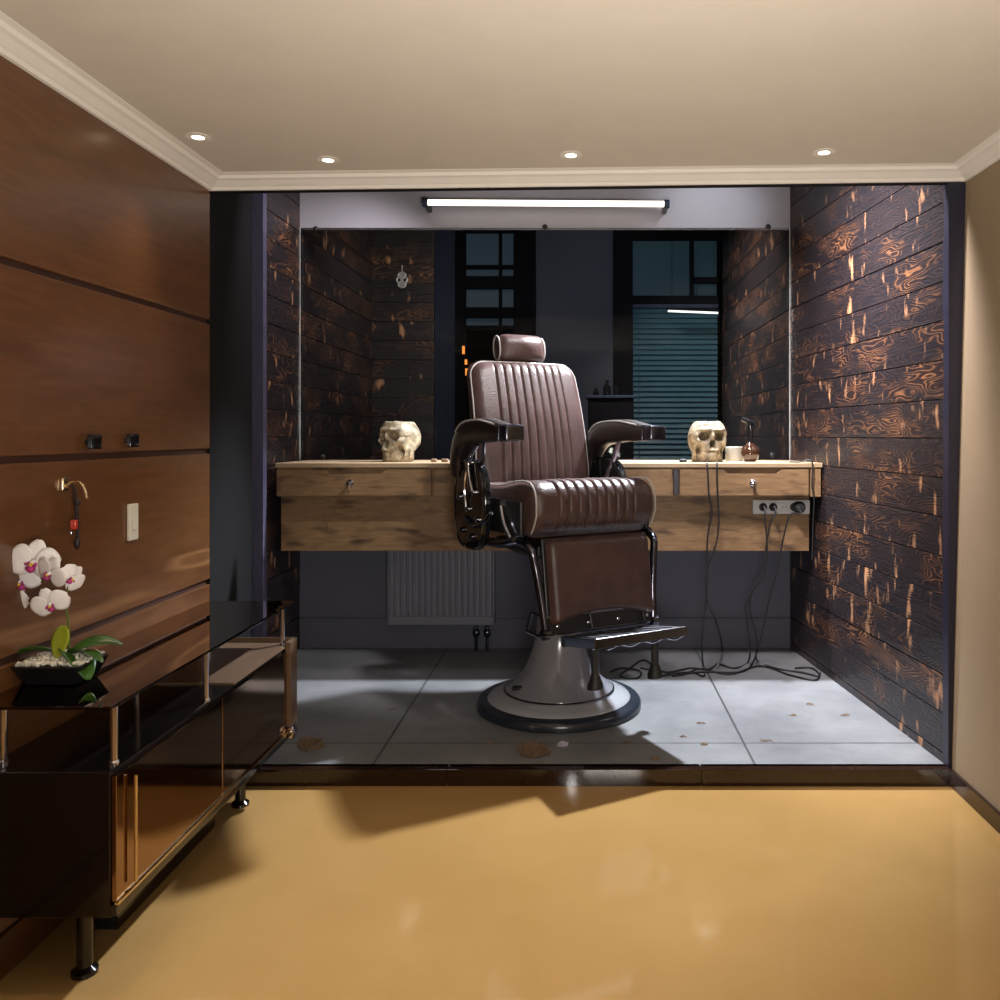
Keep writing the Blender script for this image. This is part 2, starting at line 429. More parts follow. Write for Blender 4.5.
# black reveal and post at the left
mb = MB().hexa([(XL-.06, YF, 0), (XL, YF, 0), (-1.694, 4.34, 0), (-1.8, 4.34, 0)], [(XL-.06, YF, 2.9), (XL, YF, 2.9), (-1.694, 4.34, 2.9), (-1.8, 4.34, 2.9)])
struct('wall_niche_front_left', mb, M['black_wall'])
struct('trim_5', MB().box(-1.70, PX(263, 4.33), 4.33, 4.38, ZF, 2.9), M['slimpost'], label='slim violet-grey post beside the left charred boards')
struct('ceiling', MB().box(-1.8, 1.6, YF+.04, YB+.05, 2.86, 2.95), M['black_wall'], label='unlit ceiling over the barber niche')
struct('ceiling', MB().box(-1.8, 1.6, YB+.05, 7.9, 3.25, 3.3).box(-1.8, 1.6, YB+.04, YB+.06, 2.8, 3.3), M['black_wall'], label='dark ceiling of the reflected room')
ZM0, ZM1 = 1.150, PZ(228, YB)
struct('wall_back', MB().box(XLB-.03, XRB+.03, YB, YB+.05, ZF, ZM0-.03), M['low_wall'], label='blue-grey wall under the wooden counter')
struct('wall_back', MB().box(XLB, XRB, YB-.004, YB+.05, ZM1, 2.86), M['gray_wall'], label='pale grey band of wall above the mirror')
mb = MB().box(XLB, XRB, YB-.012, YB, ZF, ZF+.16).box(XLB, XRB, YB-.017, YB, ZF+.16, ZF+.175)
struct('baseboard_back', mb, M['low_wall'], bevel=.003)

# ------------------------------------------------------------------ mirror and what it shows
mr = thing('mirror', 'wide frameless mirror above the pine counter held by small black clips', 'mirror', (0, YB, ZM0))
MB().box(XLB, XRB, YB-.006, YB, ZM0, ZM1).build('glass', M['mirror_glass'], mr)
for px, py in ((316, 229), (545, 227), (768, 227), (323, 457), (772, 455)):
    q = P(px, py, YB-.01); q.z = max(q.z, ZM0+.015)
    MB().lathe([(.013, 0), (.015, -.004), (.015, -.012), (.009, -.018), (.002, -.019)], (q.x, YB-.006, q.z), 16, 1).build('clip', M['rubber'], mr, True)
for px in (300.6, 789.4):
    MB().box(PX(px, YB)-.003, PX(px, YB)+.003, YB-.010, YB-.006, ZM0, ZM1).build('edge_strip', M['silver'], mr)
plank_wall('wall_mirror_left', (XLB, YB+.05), (XLB, YL), M['plank_l'], PV0, (-1, 0), .6, 3.25)
plank_wall('wall_mirror_far_left', (XLB, YL), (PX(434, YL), YL), M['plank_x'], PV0, (0, 1), .6, 3.25)
plank_wall('wall_mirror_right', (XRB, YB+.05), (XRB, YR), M['plank_r'], PV0, (1, 0), .6, 3.25)
x535, x612 = PX(536, YR), PX(613, YR)
struct('wall_mirror_back', MB().box(x535, x612, YR, YR+.05, .6, 3.25), M['far_blue'])
struct('wall_mirror_back', MB().box(x612, PX(632, YR), YR-.12, YR+.05, .6, 3.25), M['frame_black'], label='black column between grey wall and blinds')
struct('wall_mirror_back', MB().box(-1.8, 1.6, YR+.45, YR+.5, .5, 3.3), M['black_wall'], label='dark outside beyond the far windows')
struct('floor', MB().box(-1.8, 1.6, YB+.05, YR+.5, .5, .6), M['black_wall'], label='dark ground beyond the mirror')
# window 1 (tall sash with two columns of panes)
w = bpy.data.objects.new('window_1', None); C.objects.link(w); w.location = (PX(490, YR), YR, .6); w['kind'] = 'structure'; w['label'] = 'tall black framed sash window reflected left of the grey wall'
xa, xb = PX(435, YR), x535
mb = MB().box(xa-.15, PX(458, YR), YR-.04, YR+.04, .6, 3.25).build('side_panel', M['frame_blue'], w)
mb = MB()
mb.box(PX(456, YR), PX(466, YR), YR-.06, YR+.03, .6, 3.25).box(PX(514, YR), xb, YR-.06, YR+.03, .6, 3.25)
mb.box(PX(499, YR), PX(502, YR), YR-.03, YR+.03, .6, 3.25)
for a, b in ((225, 233), (277, 289), (308, 318), (266, 269)):
    mb.box(PX(458, YR), xb, YR-.05, YR+.03, PZ(a, YR), PZ(b, YR))
mb.box(PX(458, YR), xb, YR-.05, YR+.03, PZ(326, YR), PZ(330, YR))
mb.build('window_frame', M['frame_black'], w, bevel=.004)
MB().box(PX(460, YR), xb-.02, YR+.06, YR+.07, PZ(326, YR), 3.25).build('pane', M['night'], w)
MB().box(PX(460, YR), xb-.02, YR+.05, YR+.055, .6, PZ(334, YR)).build('lower_pane', M['win_glass'], w)
for px, py, h in ((462, 350, 8), (464.5, 362, 5), (465, 372, 7), (470, 371, 6)):
    q = P(px+1.5, py, YR-.065)
    MB().box(q.x-.010, q.x+.010, YR-.068, YR-.062, q.z-h*.0043, q.z+h*.0043).build('town_light', M['orange'], w)['label'] = 'small orange light'
# window 2 with venetian blind
w = bpy.data.objects.new('window_2', None); C.objects.link(w); w.location = (PX(675, YR), YR, .6); w['kind'] = 'structure'; w['label'] = 'large dark window reflected behind the venetian blind'
x0, x1 = PX(632, YR), PX(718, YR)
MB().box(x0, x1, YR+.08, YR+.09, .6, 3.25).build('pane', M['night2'], w)
mb = MB().box(x0, x1, YR-.02, YR+.04, PZ(240, YR), 3.25).box(x0, x1, YR-.02, YR+.04, PZ(306, YR), PZ(296, YR))
mb.box(PX(690, YR), PX(694, YR), YR, YR+.05, PZ(300, YR), 3.25).box(PX(693, YR), x1, YR, YR+.05, PZ(283, YR), PZ(277, YR))
mb.build('window_frame', M['frame_black'], w)
bl = thing('venetian_blind', 'teal venetian blind with closed slats reflected on the mirror right side', 'blind', (PX(675, YR), YR-.08, .8))
mb = MB(); z = PZ(312, YR)
while z > .8:
    mb._add([(x0+.005, YR-.11, z-.020), (x1-.02, YR-.11, z-.020), (x1-.02, YR-.085, z+.018), (x0+.005, YR-.085, z+.018)], [(0, 1, 2, 3)])
    z -= .0445
o = mb.build('slats', M['slat'], bl)
o.modifiers.new('s', 'SOLIDIFY').thickness = .0015
MB().box(x0+.003, x1-.015, YR-.115, YR-.075, PZ(312, YR)+.02, PZ(312, YR)+.05).build('head_rail', M['frame_blue'], bl)
MB().cyl((x0+.05, YR-.12, .8), (x0+.05, YR-.12, PZ(312, YR)), .003, 6).build('cord', M['slat'], bl)
# glowing bar imitating the tube's reflection on the window, with added housing and wires
o = thing('tube_reflection_bar', 'thin glowing bar imitating the tube light reflected on the dark window in the mirror', 'lamp', (PX(692, 6.9), 6.9, PZ(312, 6.9)))
MB().tube([P(668, 311, 6.9), P(718, 313, 6.9)], .008, 8).build('tube', emis('tube_reflection_glow', (1, .98, .9), 1.6), o)
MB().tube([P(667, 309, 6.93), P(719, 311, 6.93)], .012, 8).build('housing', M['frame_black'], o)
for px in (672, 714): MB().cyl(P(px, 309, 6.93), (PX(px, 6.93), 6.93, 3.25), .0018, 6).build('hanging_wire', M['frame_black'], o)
# cupboard with bottles, reflected
zc = PZ(396, 6.5)
cb = thing('cupboard', 'black cupboard silhouette reflected just right of the chair back', 'cupboard', (PX(605, 6.5), 6.5, .6))
MB().box(PX(588, 6.5), PX(633, 6.5), 6.4, 6.7, .6, zc-.02).build('body', M['frame_black'], cb, bevel=.006)
MB().box(PX(586, 6.5), PX(635, 6.5), 6.38, 6.72, zc-.02, zc).build('top', M['frame_blue'], cb, bevel=.004)
MB().box(PX(590, 6.5), PX(610, 6.5), 6.385, 6.4, .7, zc-.06).build('door', M['frame_black'], cb, bevel=.004)
for px, h, r, l in ((596, .06, .022, 'short dark bottle leftmost on the reflected cupboard'), (607, .12, .030, 'tall dark bottle on the middle of the reflected cupboard'), (616, .09, .024, 'dark bottle rightmost on the reflected cupboard')):
    tag(MB().lathe([(r, 0), (r, h*.6), (r*.4, h*.75), (r*.4, h*.92), (r*.5, h*.93), (r*.5, h), (.002, h)], (PX(px, 6.5), 6.5, zc), 20).build('bottle', M['gloss_black'], smooth=True), l, 'bottle', 'bottles on the reflected cupboard')
# silver ornament hanging on the reflected boards
on = thing('wall_ornament', 'small silver filigree ornament hanging on charred boards in the mirror', 'ornament', P(402, 280, YL-.02))
q = P(402, 280, YL-.02)
mb = MB()
for dz, r in ((.035, .028), (0, .040), (-.035, .028)):
    mb.tube([(q.x+r*math.cos(a*PI/8), q.y, q.z+dz+r*.8*math.sin(a*PI/8)) for a in range(16)], .009, 6, True)
mb.box(q.x-.012, q.x+.012, q.y-.006, q.y+.006, q.z-.06, q.z+.06)
mb.build('filigree', M['silver'], on, True)
MB().cyl((q.x, q.y, q.z+.06), (q.x, q.y, q.z+.115), .004, 6).build('hanging_wire', M['silver'], on)

# ------------------------------------------------------------------ tube light above the mirror
YT = 4.78
tl = thing('tube_light', 'long lit white tube light mounted above the mirror', 'lamp', P(546, 204, YB))
a, b = P(428, 202.5, YT), P(664, 204, YT)
MB().tube([a, b], .0165, 14).build('tube', M['tube'], tl, True)
MB().tube([a+Vector((-.004, .05, .012)), b+Vector((.004, .05, .012))], .016, 10).build('housing', M['socket'], tl, True)
for e, sg in ((a, -1), (b, 1)):
    MB().tube([e+Vector((sg*.0, 0, 0)), e+Vector((sg*.03, 0, 0))], .024, 14).build('end_cap', M['frame_blue'], tl, True)
    MB().box(e.x+sg*.012-.012, e.x+sg*.012+.012, YT, YB+.002, e.z-.022, e.z+.008).build('bracket', M['black'], tl)

# ------------------------------------------------------------------ counter
YC0 = 4.40; zt = 1.150
XC0, XC1 = PX(275, YC0), 1.232
ct = thing('counter', 'rough pine counter with drawers running along the mirror wall', 'counter', (0, 4.65, .7))
def xw(Y): return 1.353+(XRB-1.353)*(Y-YF-.04)/(YB-YF-.04)-.004
mb = MB().hexa([(XC0, YC0, zt-.024), (xw(YC0), YC0, zt-.024), (xw(YB), YB-.008, zt-.024), (XC0, YB-.008, zt-.024)],
               [(XC0, YC0, zt), (xw(YC0), YC0, zt), (xw(YB), YB-.008, zt), (XC0, YB-.008, zt)])
mb.build('worktop', M['pine_top'], ct, bevel=.003)
zd0, zd1 = PZ(497, YC0), zt-.024
MB().box(XC0+.005, xw(YC0)-.006, YC0+.03, YC0+.42, zd0, zd1-.001).build('carcass', M['pine'], ct)
def drawer(px0, px1, notch, knob=None):
    x0, x1 = PX(px0, YC0), PX(px1, YC0); h1 = zd1-.010
    pts = [(x0, zd0+.006), (x1, zd0+.006), (x1, h1)]
    if notch: pts += [(PX(notch[1], YC0), h1), (PX(notch[1]-4, YC0), h1-.022), (PX(notch[0]+4, YC0), h1-.022), (PX(notch[0], YC0), h1)]
    pts += [(x0, h1)]
    d = MB().prism(pts, 1, YC0+.006, YC0+.028).build('drawer', M['pine'], ct, bevel=.002)
    if knob:
        k = PX(knob, YC0); zk = PZ(483, YC0)
        MB().lathe([(.016, .006), (.018, 0), (.009, -.006), (.007, -.018), (.013, -.026), (.011, -.034), (.002, -.036)], (k, YC0, zk), 16, 1).build('lock', M['chrome'], d, True)
        mb = MB().tube([(k, YC0-.03, zk), (k+.004, YC0-.034, zk-.03), (k+.002, YC0-.03, zk-.055)], .004, 6)
        mb.build('key', M['brass'], d, True)
drawer(276, 431, (325, 385), 350); drawer(433, 600, None); drawer(601, 672, None); drawer(680, 809, (724, 781), 753)
MB().box(PX(811, YC0), xw(YC0)-.008, YC0+.006, YC0+.029, zd0, zd1-.004).build('end_board', M['pine'], ct, bevel=.002)
MB().box(PX(673.5, YC0), PX(679, YC0), YC0+.002, YC0+.03, zd0+.01, zd1-.012).build('hinge_plate', M['dark_chrome'], ct, bevel=.002)
YA = 4.50
MB().box(PX(281, YA), PX(809, YA), YA, YA+.025, PZ(551, YA), zd0-.001).build('apron', M['pine'], ct, bevel=.002)
MB().box(PX(809, YA), xw(YA)-.01, YA+.10, YA+.12, PZ(551, YA), zd0-.001).build('recess_board', M['black'], ct)

# sockets
YK = YA-.022; s0 = P(753, 500, YK); s1 = P(810, 514, YK)
sk = thing('socket_strip', 'grey four-way power socket strip under the right drawer', 'power strip', (s0.x, YA, s1.z))
MB().box(s0.x, s1.x, YK, YA, s1.z, s0.z).build('housing', M['socket'], sk, bevel=.004)
zc_ = (s0.z+s1.z)/2
for px in (763, 773, 784, 794):
    x = PX(px, YK)
    MB().lathe([(.020, .0), (.022, -.002), (.018, -.003), (.017, -.001), (.001, -.001)], (x, YK, zc_), 20, 1).build('outlet', M['socket'] if px == 784 else M['rubber'], sk, True)
    if px == 784: 
        for d in (-.007, .007): MB().cyl((x+d, YK-.004, zc_), (x+d, YK, zc_), .003, 8).build('pin_hole', M['rubber'], sk)

# cables
def cable(name, pts, label, plug=None, r=.0045, grp=None):
    pts = [Vector(p) for p in pts]
    o = thing(name, label, 'cable', (pts[-1].x, pts[-1].y, ZF), group=grp)
    MB().tube(smooth_path(pts, 7), r, 7).build('cord', M['rubber'], o, True)
    if plug is not None:
        MB().lathe([(.018, 0), (.019, -.016), (.012, -.036), (.006, -.046), (.002, -.048)], plug, 16, 1).build('plug', M['rubber'], o, True)
def fl(px, py):         # a point on the niche floor
    Y = F*(CH-ZF-.006)/(py-VY); return Vector((PX(px, Y), Y, ZF+.006))
Yw = YA-.05
for px, zz, lab, path in (
    (763, zc_, 'black cable plugged into the first outlet from the left', [(765, 520), (767, 545), (764, 570), (747, 600), (747, 622), (750, 645)]),
    (773, zc_, 'black cable plugged into the second outlet from the left', [(771, 522), (766, 548), (764, 575), (752, 592), (750, 610), (757, 640)]),
    (797, zc_, 'black cable hanging from the bulky plug at the strip right end', [(790, 515), (783, 540), (777, 570), (769, 600), (764, 625), (758, 648)])):
    x = PX(px, YK)
    st = [(x, YK-.045, zz), (x, YK-.06, zz-.03)]
    e = {763: [fl(748, 662), fl(735, 668), fl(720, 664)], 773: [fl(757, 660), fl(775, 668), fl(800, 672), fl(819, 676), fl(812, 668), fl(795, 668)], 797: [fl(752, 664), fl(740, 672), fl(700, 672), fl(672, 676)]}[px]
    cable('power_cable', st+[P(a, b, YK-.06+.01*i) for i, (a, b) in enumerate(path)]+e, lab, (x, YK-.002, zz), grp='cables plugged into the strip')
MB2 = MB().lathe([(.030, 0), (.032, -.03), (.022, -.045), (.002, -.046)], (PX(798, YK), YK-.001, zc_), 20, 1)
tag(MB2.build('power_adapter', M['rubber'], smooth=True), 'bulky black plug adapter at the right end of the strip', 'plug')
Yh = YC0-.012
for lab, path, e in (
    ('left one of two black cords hanging down the pine drawer front', [(707, 463), (708, 475), (709, 495), (712, 512), (708, 535), (707, 560), (706, 600), (702, 640)], [fl(703, 664), fl(704, 676), fl(690, 672), fl(660, 676)]),
    ('right one of two black cords hanging down the drawer front', [(717, 463), (717, 480), (718, 500), (719, 520), (716, 545), (707, 570), (707, 600), (716, 622)], [fl(722, 650), fl(712, 668), fl(690, 668), fl(668, 672), fl(640, 668)])):
    cable('hanging_cord', [P(path[0][0], path[0][1]-1, YC0+.06)+Vector((0, 0, .0)), P(path[0][0], path[0][1]-.0, YC0-.004)]+[P(a, b, Yh-.005) for a, b in path[1:]]+e, lab, grp='cords hanging from the counter')
cable('charger_lead', [Vector((PX(790, YC0+.03), YC0+.04, zt+.005)), Vector((PX(800, YC0), YC0+.02, zt+.005)), P(811, 460.5, YC0-.006), P(812.5, 470, YC0-.01), P(812, 485, YC0-.01), P(814, 500, YC0-.012), P(813, 525, YC0), P(812, 560, YC0)], 'thin black lead hooked over the right end of counter', r=.004)
cable('floor_cable', [fl(610, 672), fl(622, 668), fl(640, 671), fl(637, 678), fl(620, 676), fl(630, 668), fl(644, 660), fl(660, 670), fl(680, 675), fl(700, 669), fl(730, 674), fl(760, 666), fl(790, 675), fl(815, 680), fl(820, 673)], 'black cable lying in loops on the floor right of the chair')

# radiator
rd = thing('radiator', 'grey panel radiator on the wall under the counter', 'radiator', (PX(441, 4.85), 4.85, PZ(627, 4.82)))
YQ = 4.82; rx0, rx1, rz0, rz1 = PX(389, YQ), PX(493, YQ), PZ(625, YQ), .80
N = 17; pts = [(rx0, YQ+.006)]; dx = (rx1-rx0)/N
for i in range(N):
    xx = rx0+i*dx; pts += [(xx+dx*.10, YQ+.006), (xx+dx*.25, YQ-.006), (xx+dx*.75, YQ-.006), (xx+dx*.90, YQ+.006)]
pts += [(rx1, YQ+.006), (rx1, YQ+.02), (rx0, YQ+.02)]
MB().prism(pts, 2, rz0+.05, rz1-.03).build('front_panel', M['radiator'], rd)
for za, zb in ((rz0, rz0+.05), (rz1-.03, rz1)): MB().box(rx0, rx1, YQ-.006, YQ+.02, za, zb).build('rail', M['radiator'], rd, bevel=.006)
for xa in (rx0-.008, rx1): MB().box(xa, xa+.008, YQ-.008, YQ+.07, rz0, rz1+.01).build('side_cover', M['radiator'], rd, bevel=.003)
for px in (476, 487):
    x = PX(px, YQ+.02)
    MB().cyl((x, YQ+.03, ZF), (x, YQ+.03, rz0+.01), .009, 10).build('pipe', M['dark_chrome'], rd, True)
    MB().lathe([(.012, 0), (.020, .01), (.020, .035), (.012, .045)], (x, YQ+.03, rz0-.075), 14).build('valve', M['dark_chrome'], rd, True)
for x in (rx0+.1, rx1-.1): MB().box(x-.02, x+.02, YQ+.02, YB, rz1-.15, rz1-.10).build('wall_bracket', M['radiator'], rd)

# ------------------------------------------------------------------ skull bowls
def skull_mesh():
    bm = bmesh.new(); bmesh.ops.create_icosphere(bm, subdivisions=6, radius=1)
    def g(p, c, sx, sz): return math.exp(-((p[0]-c[0])/sx)**2-((p[1]-c[1])/sz)**2)
    for v in bm.verts:
        d = v.co.normalized(); x, y, z = d
        X = x*.088; Y = y*(.088 if y < 0 else .115); Z = z*.11
        if y < 0:                                     # square the face off a little
            Y = -.080*(-y)**.62
            if z < 0: X *= 1-.14*(-z)**1.2
        if z > .15 and y < 0: X *= 1.05
        if z < -.2: Y = Y if y < 0 else Y*(1-.55*min(1, (-z-.2)/.6))
        if z < -.55: Z = -.100-.006*(-z)
        front = max(0, min(1, (-y-.05)*2.2))
        p = (X, Z); dep = 0
        for s in (-1, 1):
            dep += .075*math.exp(-(((X-s*.036)/.0215)**4)-(((Z-.018+.15*abs(X))/.0190)**4))
            dep += .055*math.exp(-((X-s*.058)/.011)**2-((Z+.050)/.020)**2)      # hollow below the cheekbone
            dep -= .013*math.exp(-((X-s*.036)/.024)**2-((Z-.047)/.008)**2)       # brow
            dep -= .014*math.exp(-((X-s*.058)/.016)**2-((Z+.006)/.010)**2)       # cheekbone
            dep += .060*math.exp(-(((X-s*.006)/.0075)**4)-(((Z+.020+abs(X)*.6)/.016)**4))   # nose
        dep -= .010*math.exp(-(X/.007)**2-((Z-.018)/.014)**2)                    # nasal bridge
        dep -= .022*math.exp(-(X/.034)**2-((Z+.052)/.022)**2)                    # tooth rows
        dep -= .022*math.exp(-(X/.045)**2-((Z+.092)/.013)**2)                    # chin
        if abs(X) < .032 and -.072 < Z < -.036:
            dep += .0035*(.5+.5*math.cos(X*2*PI/.0085))
        dep += .016*math.exp(-((Z+.055+.05*abs(X))/.0035)**2)*math.exp(-(X/.036)**4)
        dep += .010*math.exp(-(X/.03)**2-((Z+.076)/.005)**2)
        Y += dep*front
        if abs(x) > .5: X -= math.copysign(.014*math.exp(-((Y-.0)/.03)**2-((Z+.015)/.03)**2), X)   # temple / jaw gap
        n = noise.noise(Vector((X, Y, Z))*38)*.0022; X += x*n; Y += y*n; Z += z*n
        if Z > .085:                                   # open top, a hollow bowl
            e = math.hypot(X/.088, Y/.10); Z = .085+.004*noise.noise(Vector((X*30, Y*30, 0)))
            if e < .62*1.0: Z = .085-.09*max(0, 1-(e/.62)**4)**.5
        v.co = (X, Y, Z+.106)
    me = bpy.data.meshes.new('skull'); bm.to_mesh(me); bm.free(); me.materials.append(M['bone'])
    for p in me.polygons: p.use_smooth = True
    return me
sme = skull_mesh()
for px, Y, rz, sc, lab in ((399, 4.62, -.62, 1.14, 'bone-coloured skull bowl on the counter left of the chair, facing left'), (707, 4.60, .22, 1.14, 'bone-coloured skull bowl on the counter right of the chair, facing forward')):
    o = bpy.data.objects.new('skull_bowl', sme); C.objects.link(o); o.location = (PX(px, Y), Y, zt); o.rotation_euler = (0, 0, rz); o.scale = (sc,)*3
    tag(o, lab, 'skull', 'skull bowls on the counter')
# flask, candle, small things
x = PX(750, 4.6)
fk = thing('spray_flask', 'round dark brown flask with a curved black pump beside right skull', 'bottle', (x, 4.6, zt))
MB().lathe([(.025, 0), (.043, .015), (.051, .045), (.044, .075), (.022, .096), (.014, .105), (.002, .106)], (x, 4.6, zt), 28).build('bulb', M['brown_glass'], fk, True)
MB().tube(smooth_path([(x, 4.6, zt+.10), (x+.004, 4.6, zt+.14), (x+.002, 4.6, zt+.185), (x-.012, 4.6, zt+.215), (x-.045, 4.6, zt+.232)], 5), .014, 10).build('pump', M['gloss_black'], fk, True)
MB().tube(smooth_path([(x-.025, 4.6, zt+.226), (x+.01, 4.59, zt+.215), (x+.028, 4.585, zt+.188)], 4), .008, 8).build('trigger', M['gloss_black'], fk, True)
x = PX(734, 4.70)
cn = thing('candle_jar', 'short cream candle jar between the skull and the flask', 'candle', (x, 4.70, zt))
MB().lathe([(.046, 0), (.048, .004), (.048, .078), (.044, .080), (.043, .072), (.001, .071)], (x, 4.70, zt), 28).build('jar', M['cream'], cn, True)
MB().cyl((x, 4.70, zt+.07), (x, 4.70, zt+.084), .0015, 6).build('wick', M['black'], cn)
for px, Y, w_, m, l in ((683, 4.5, .020, 'rubber', 'small black razor cap lying left of the right skull'), (434, 4.55, .016, 'hair', 'small brown lump on the counter, left one of the pair'), (445, 4.53, .018, 'hair', 'small brown lump on the counter nearest the armrest')):
    x = PX(px, Y)
    tag(MB().rbox(w_, .012, .009, .006, (3, 3, 3), (x, Y, zt+.009)).build('wax_tin' if m == 'hair' else 'razor_cap', M[m], smooth=True), l, 'tin' if m == 'hair' else 'cap', None)

# ------------------------------------------------------------------ barber chair (local frame: faces -y)
CX, CY = -.114, 3.88
bc = thing('barber_chair', 'vintage brown leather barber chair with channel stitching on a round enamel pedestal', 'barber chair', (CX, CY, ZF), math.radians(30))
def part(mb, name, m, parent=bc, smooth=True, **k): return mb.build(name, M[m], parent, smooth, local=True, **k)
# pedestal
pd = part(MB().lathe([(.250, .055), (.250, .075), (.246, .088), (.230, .098), (.212, .112), (.185, .138), (.160, .17), (.140, .21), (.118, .27), (.105, .33), (.097, .42), (.095, .60), (.10, .70), (.10, .72), (.002, .72)], n=64), 'pedestal', 'enamel')
part(MB().lathe([(.325, .018), (.325, .046), (.318, .054), (.292, .062), (.265, .070), (.252, .076), (.24, .074), (.002, .074)], n=64), 'base_plate', 'enamel2')
part(MB().lathe([(.366, 0), (.374, .006), (.374, .026), (.364, .040), (.346, .046), (.322, .046), (.002, .046)], n=64), 'base_ring', 'base_ring')
part(MB().lathe([(.248, .078), (.253, .080), (.253, .083), (.248, .086)], n=64), 'band', 'dark_chrome', pd)
part(MB().cyl((0.04, -.20, .09), (0.04, -.215, .095), .006), 'bolt', 'chrome', pd)
part(MB().cyl((-.20, -.02, .115), (-.24, -.02, .118), .010), 'pedal', 'dark_chrome', pd)
# under frame
part(MB().box(-.22, .22, -.22, .22, .715, .765).box(-.16, .16, -.16, .16, .69, .72), 'seat_frame', 'black', smooth=False, bevel=.01)
# seat
chan = [-.185+.0463*i for i in range(9)]
def grooves(x, k=.009, w=.0045):
    s = 0
    for c in chan: s += math.exp(-((x-c)/w)**2)
    for a, b in zip(chan, chan[1:]):
        if a < x < b: s -= .45*math.sin(PI*(x-a)/(b-a))
    return -k*s
def seatwarp(x, y, z):
    # the front edge rolls over; grooves on the top and front faces
    g = grooves(x)
    top = max(0, min(1, (z-.05)/.05)); fr = max(0, min(1, (-y-.24)/.05))
    if z > 0: z += g*top*(1 if y > -.26 else .6)
    if fr > 0: y -= g*fr*max(0, min(1, (z+.105)/.10))
    z += .020*math.exp(-((y+.20)/.12)**2)*(1 if z > 0 else 0)-.012*(1 if z > 0 else 0)*math.exp(-((y-.1)/.15)**2)
    if z < 0: y += .06*fr*max(0, min(1, -z/.11))**1.5
    y -= .012*fr*math.cos(max(-1, min(1, z/.11))*PI/2)
    return (x, y, z)
st_ = part(MB().rbox(.305, .315, .108, .055, (140, 24, 10), (0, -.02, .915), seatwarp), 'seat', 'leather')
def side_loop(sx):
    pts = []
    hy, hz, r = .315, .108, .055
    for k, (cy, cz) in enumerate(((-hy+r, hz-r), (hy-r, hz-r))):
        for a in range(7):
            an = PI*(1.0-.5*a/6) if k == 0 else PI*(.5-.5*a/6)
            w = seatwarp(sx, cy+r*math.cos(an), cz+r*math.sin(an)); pts.append((w[0], w[1]-.02, w[2]+.915))
        if k == 0:
            for t_ in (.1, .25, .4, .55, .7, .85):
                y = (-hy+r)+t_*(2*hy-2*r); w = seatwarp(sx, y, hz); pts.append((w[0], w[1]-.02, w[2]+.915))
    low = []
    for z in (-.085, -.05, -.01, .03):
        w = seatwarp(sx, -hy, z); low.append((w[0], w[1]-.022, w[2]+.915))
    return low+pts
for s in (-1, 1): part(MB().tube(side_loop(s*.291), .0042, 8), 'piping', 'piping', st_)
# side boards of the seat (dark)
for s in (-1, 1): part(MB().rbox(.010, .27, .075, .008, (2, 10, 5), (s*.312, .01, .885)), 'side_panel', 'black', st_)
# backrest, leaning back
def lean(x, y, z, z0=.97, a0=.245, k=.22, curve=.05):
    zz = z+.33                                     # 0 at the bottom
    wide = 1-.07*max(0, zz/.66)-.0
    return (x*wide+.0, y+a0+zz*k-curve*math.sin(min(1, max(0, zz/.66))*PI)*.6-.10*(x/.31)**2*.3*-1, z0+zz*.945)
bk = part(MB().pad(.310, .330, .085, .065, .055, 170, 40, lambda x, z: grooves(x, .008) if True else 0, lean), 'backrest', 'leather')
loop = []
W_, H_, R_ = .303, .323, .08
for k, (cx, cz) in enumerate(((W_-R_, H_-R_), (-W_+R_, H_-R_), (-W_+R_, -H_+R_), (W_-R_, -H_+R_))):
    for a in range(8):
        an = PI/2*(k+a/7); loop.append(lean(cx+R_*math.cos(an), -.028, cz+R_*math.sin(an)))
def densify(L, n=6):
    out = []
    for i in range(len(L)):
        a, b = Vector(L[i]), Vector(L[(i+1) % len(L)])
        m = n if (a-b).length > .08 else 1
        for k in range(m): out.append(a.lerp(b, k/m))
    return out
loop2 = []
base = []
for k, (cx, cz) in enumerate(((W_-R_, H_-R_), (-W_+R_, H_-R_), (-W_+R_, -H_+R_), (W_-R_, -H_+R_))):
    for a in range(8):
        an = PI/2*(k+a/7); base.append(Vector((cx+R_*math.cos(an), -.030, cz+R_*math.sin(an))))
loop2 = [lean(*q) for q in densify(base, 10)]
part(MB().tube(loop2, .0046, 8, True), 'piping', 'piping', bk)
part(MB().rbox(.28, .012, .27, .01, (4, 2, 6), (0, 0, 0), lambda x, y, z: lean(x, y+.045, z)), 'back_shell', 'dleather', bk)
# headrest
def hw(x, y, z): return (x, y+.420-.018*math.cos(max(-1, min(1, x/.13))*PI/2)+(z)*.12, z+1.662)
hr = part(MB().rbox(.124, .048, .068, .038, (24, 8, 12), (0, 0, 0), lambda x, y, z: hw(x*(1-.05*z/.07), y-.020*math.exp(-((z-.02)/.05)**2-(x/.1)**2), z)), 'headrest', 'leather')
for s in (-1, 1):
    lp = [Vector((s*.122, .040*math.cos(a*PI/12), .060*math.sin(a*PI/12))) for a in range(24)]
    part(MB().tube([hw(*q) for q in lp], .004, 6, True), 'piping', 'piping', hr)
for s in (-.05, .05): part(MB().cyl((s, .405, 1.55), (s, .42, 1.66), .009), 'headrest_post', 'chrome', hr)
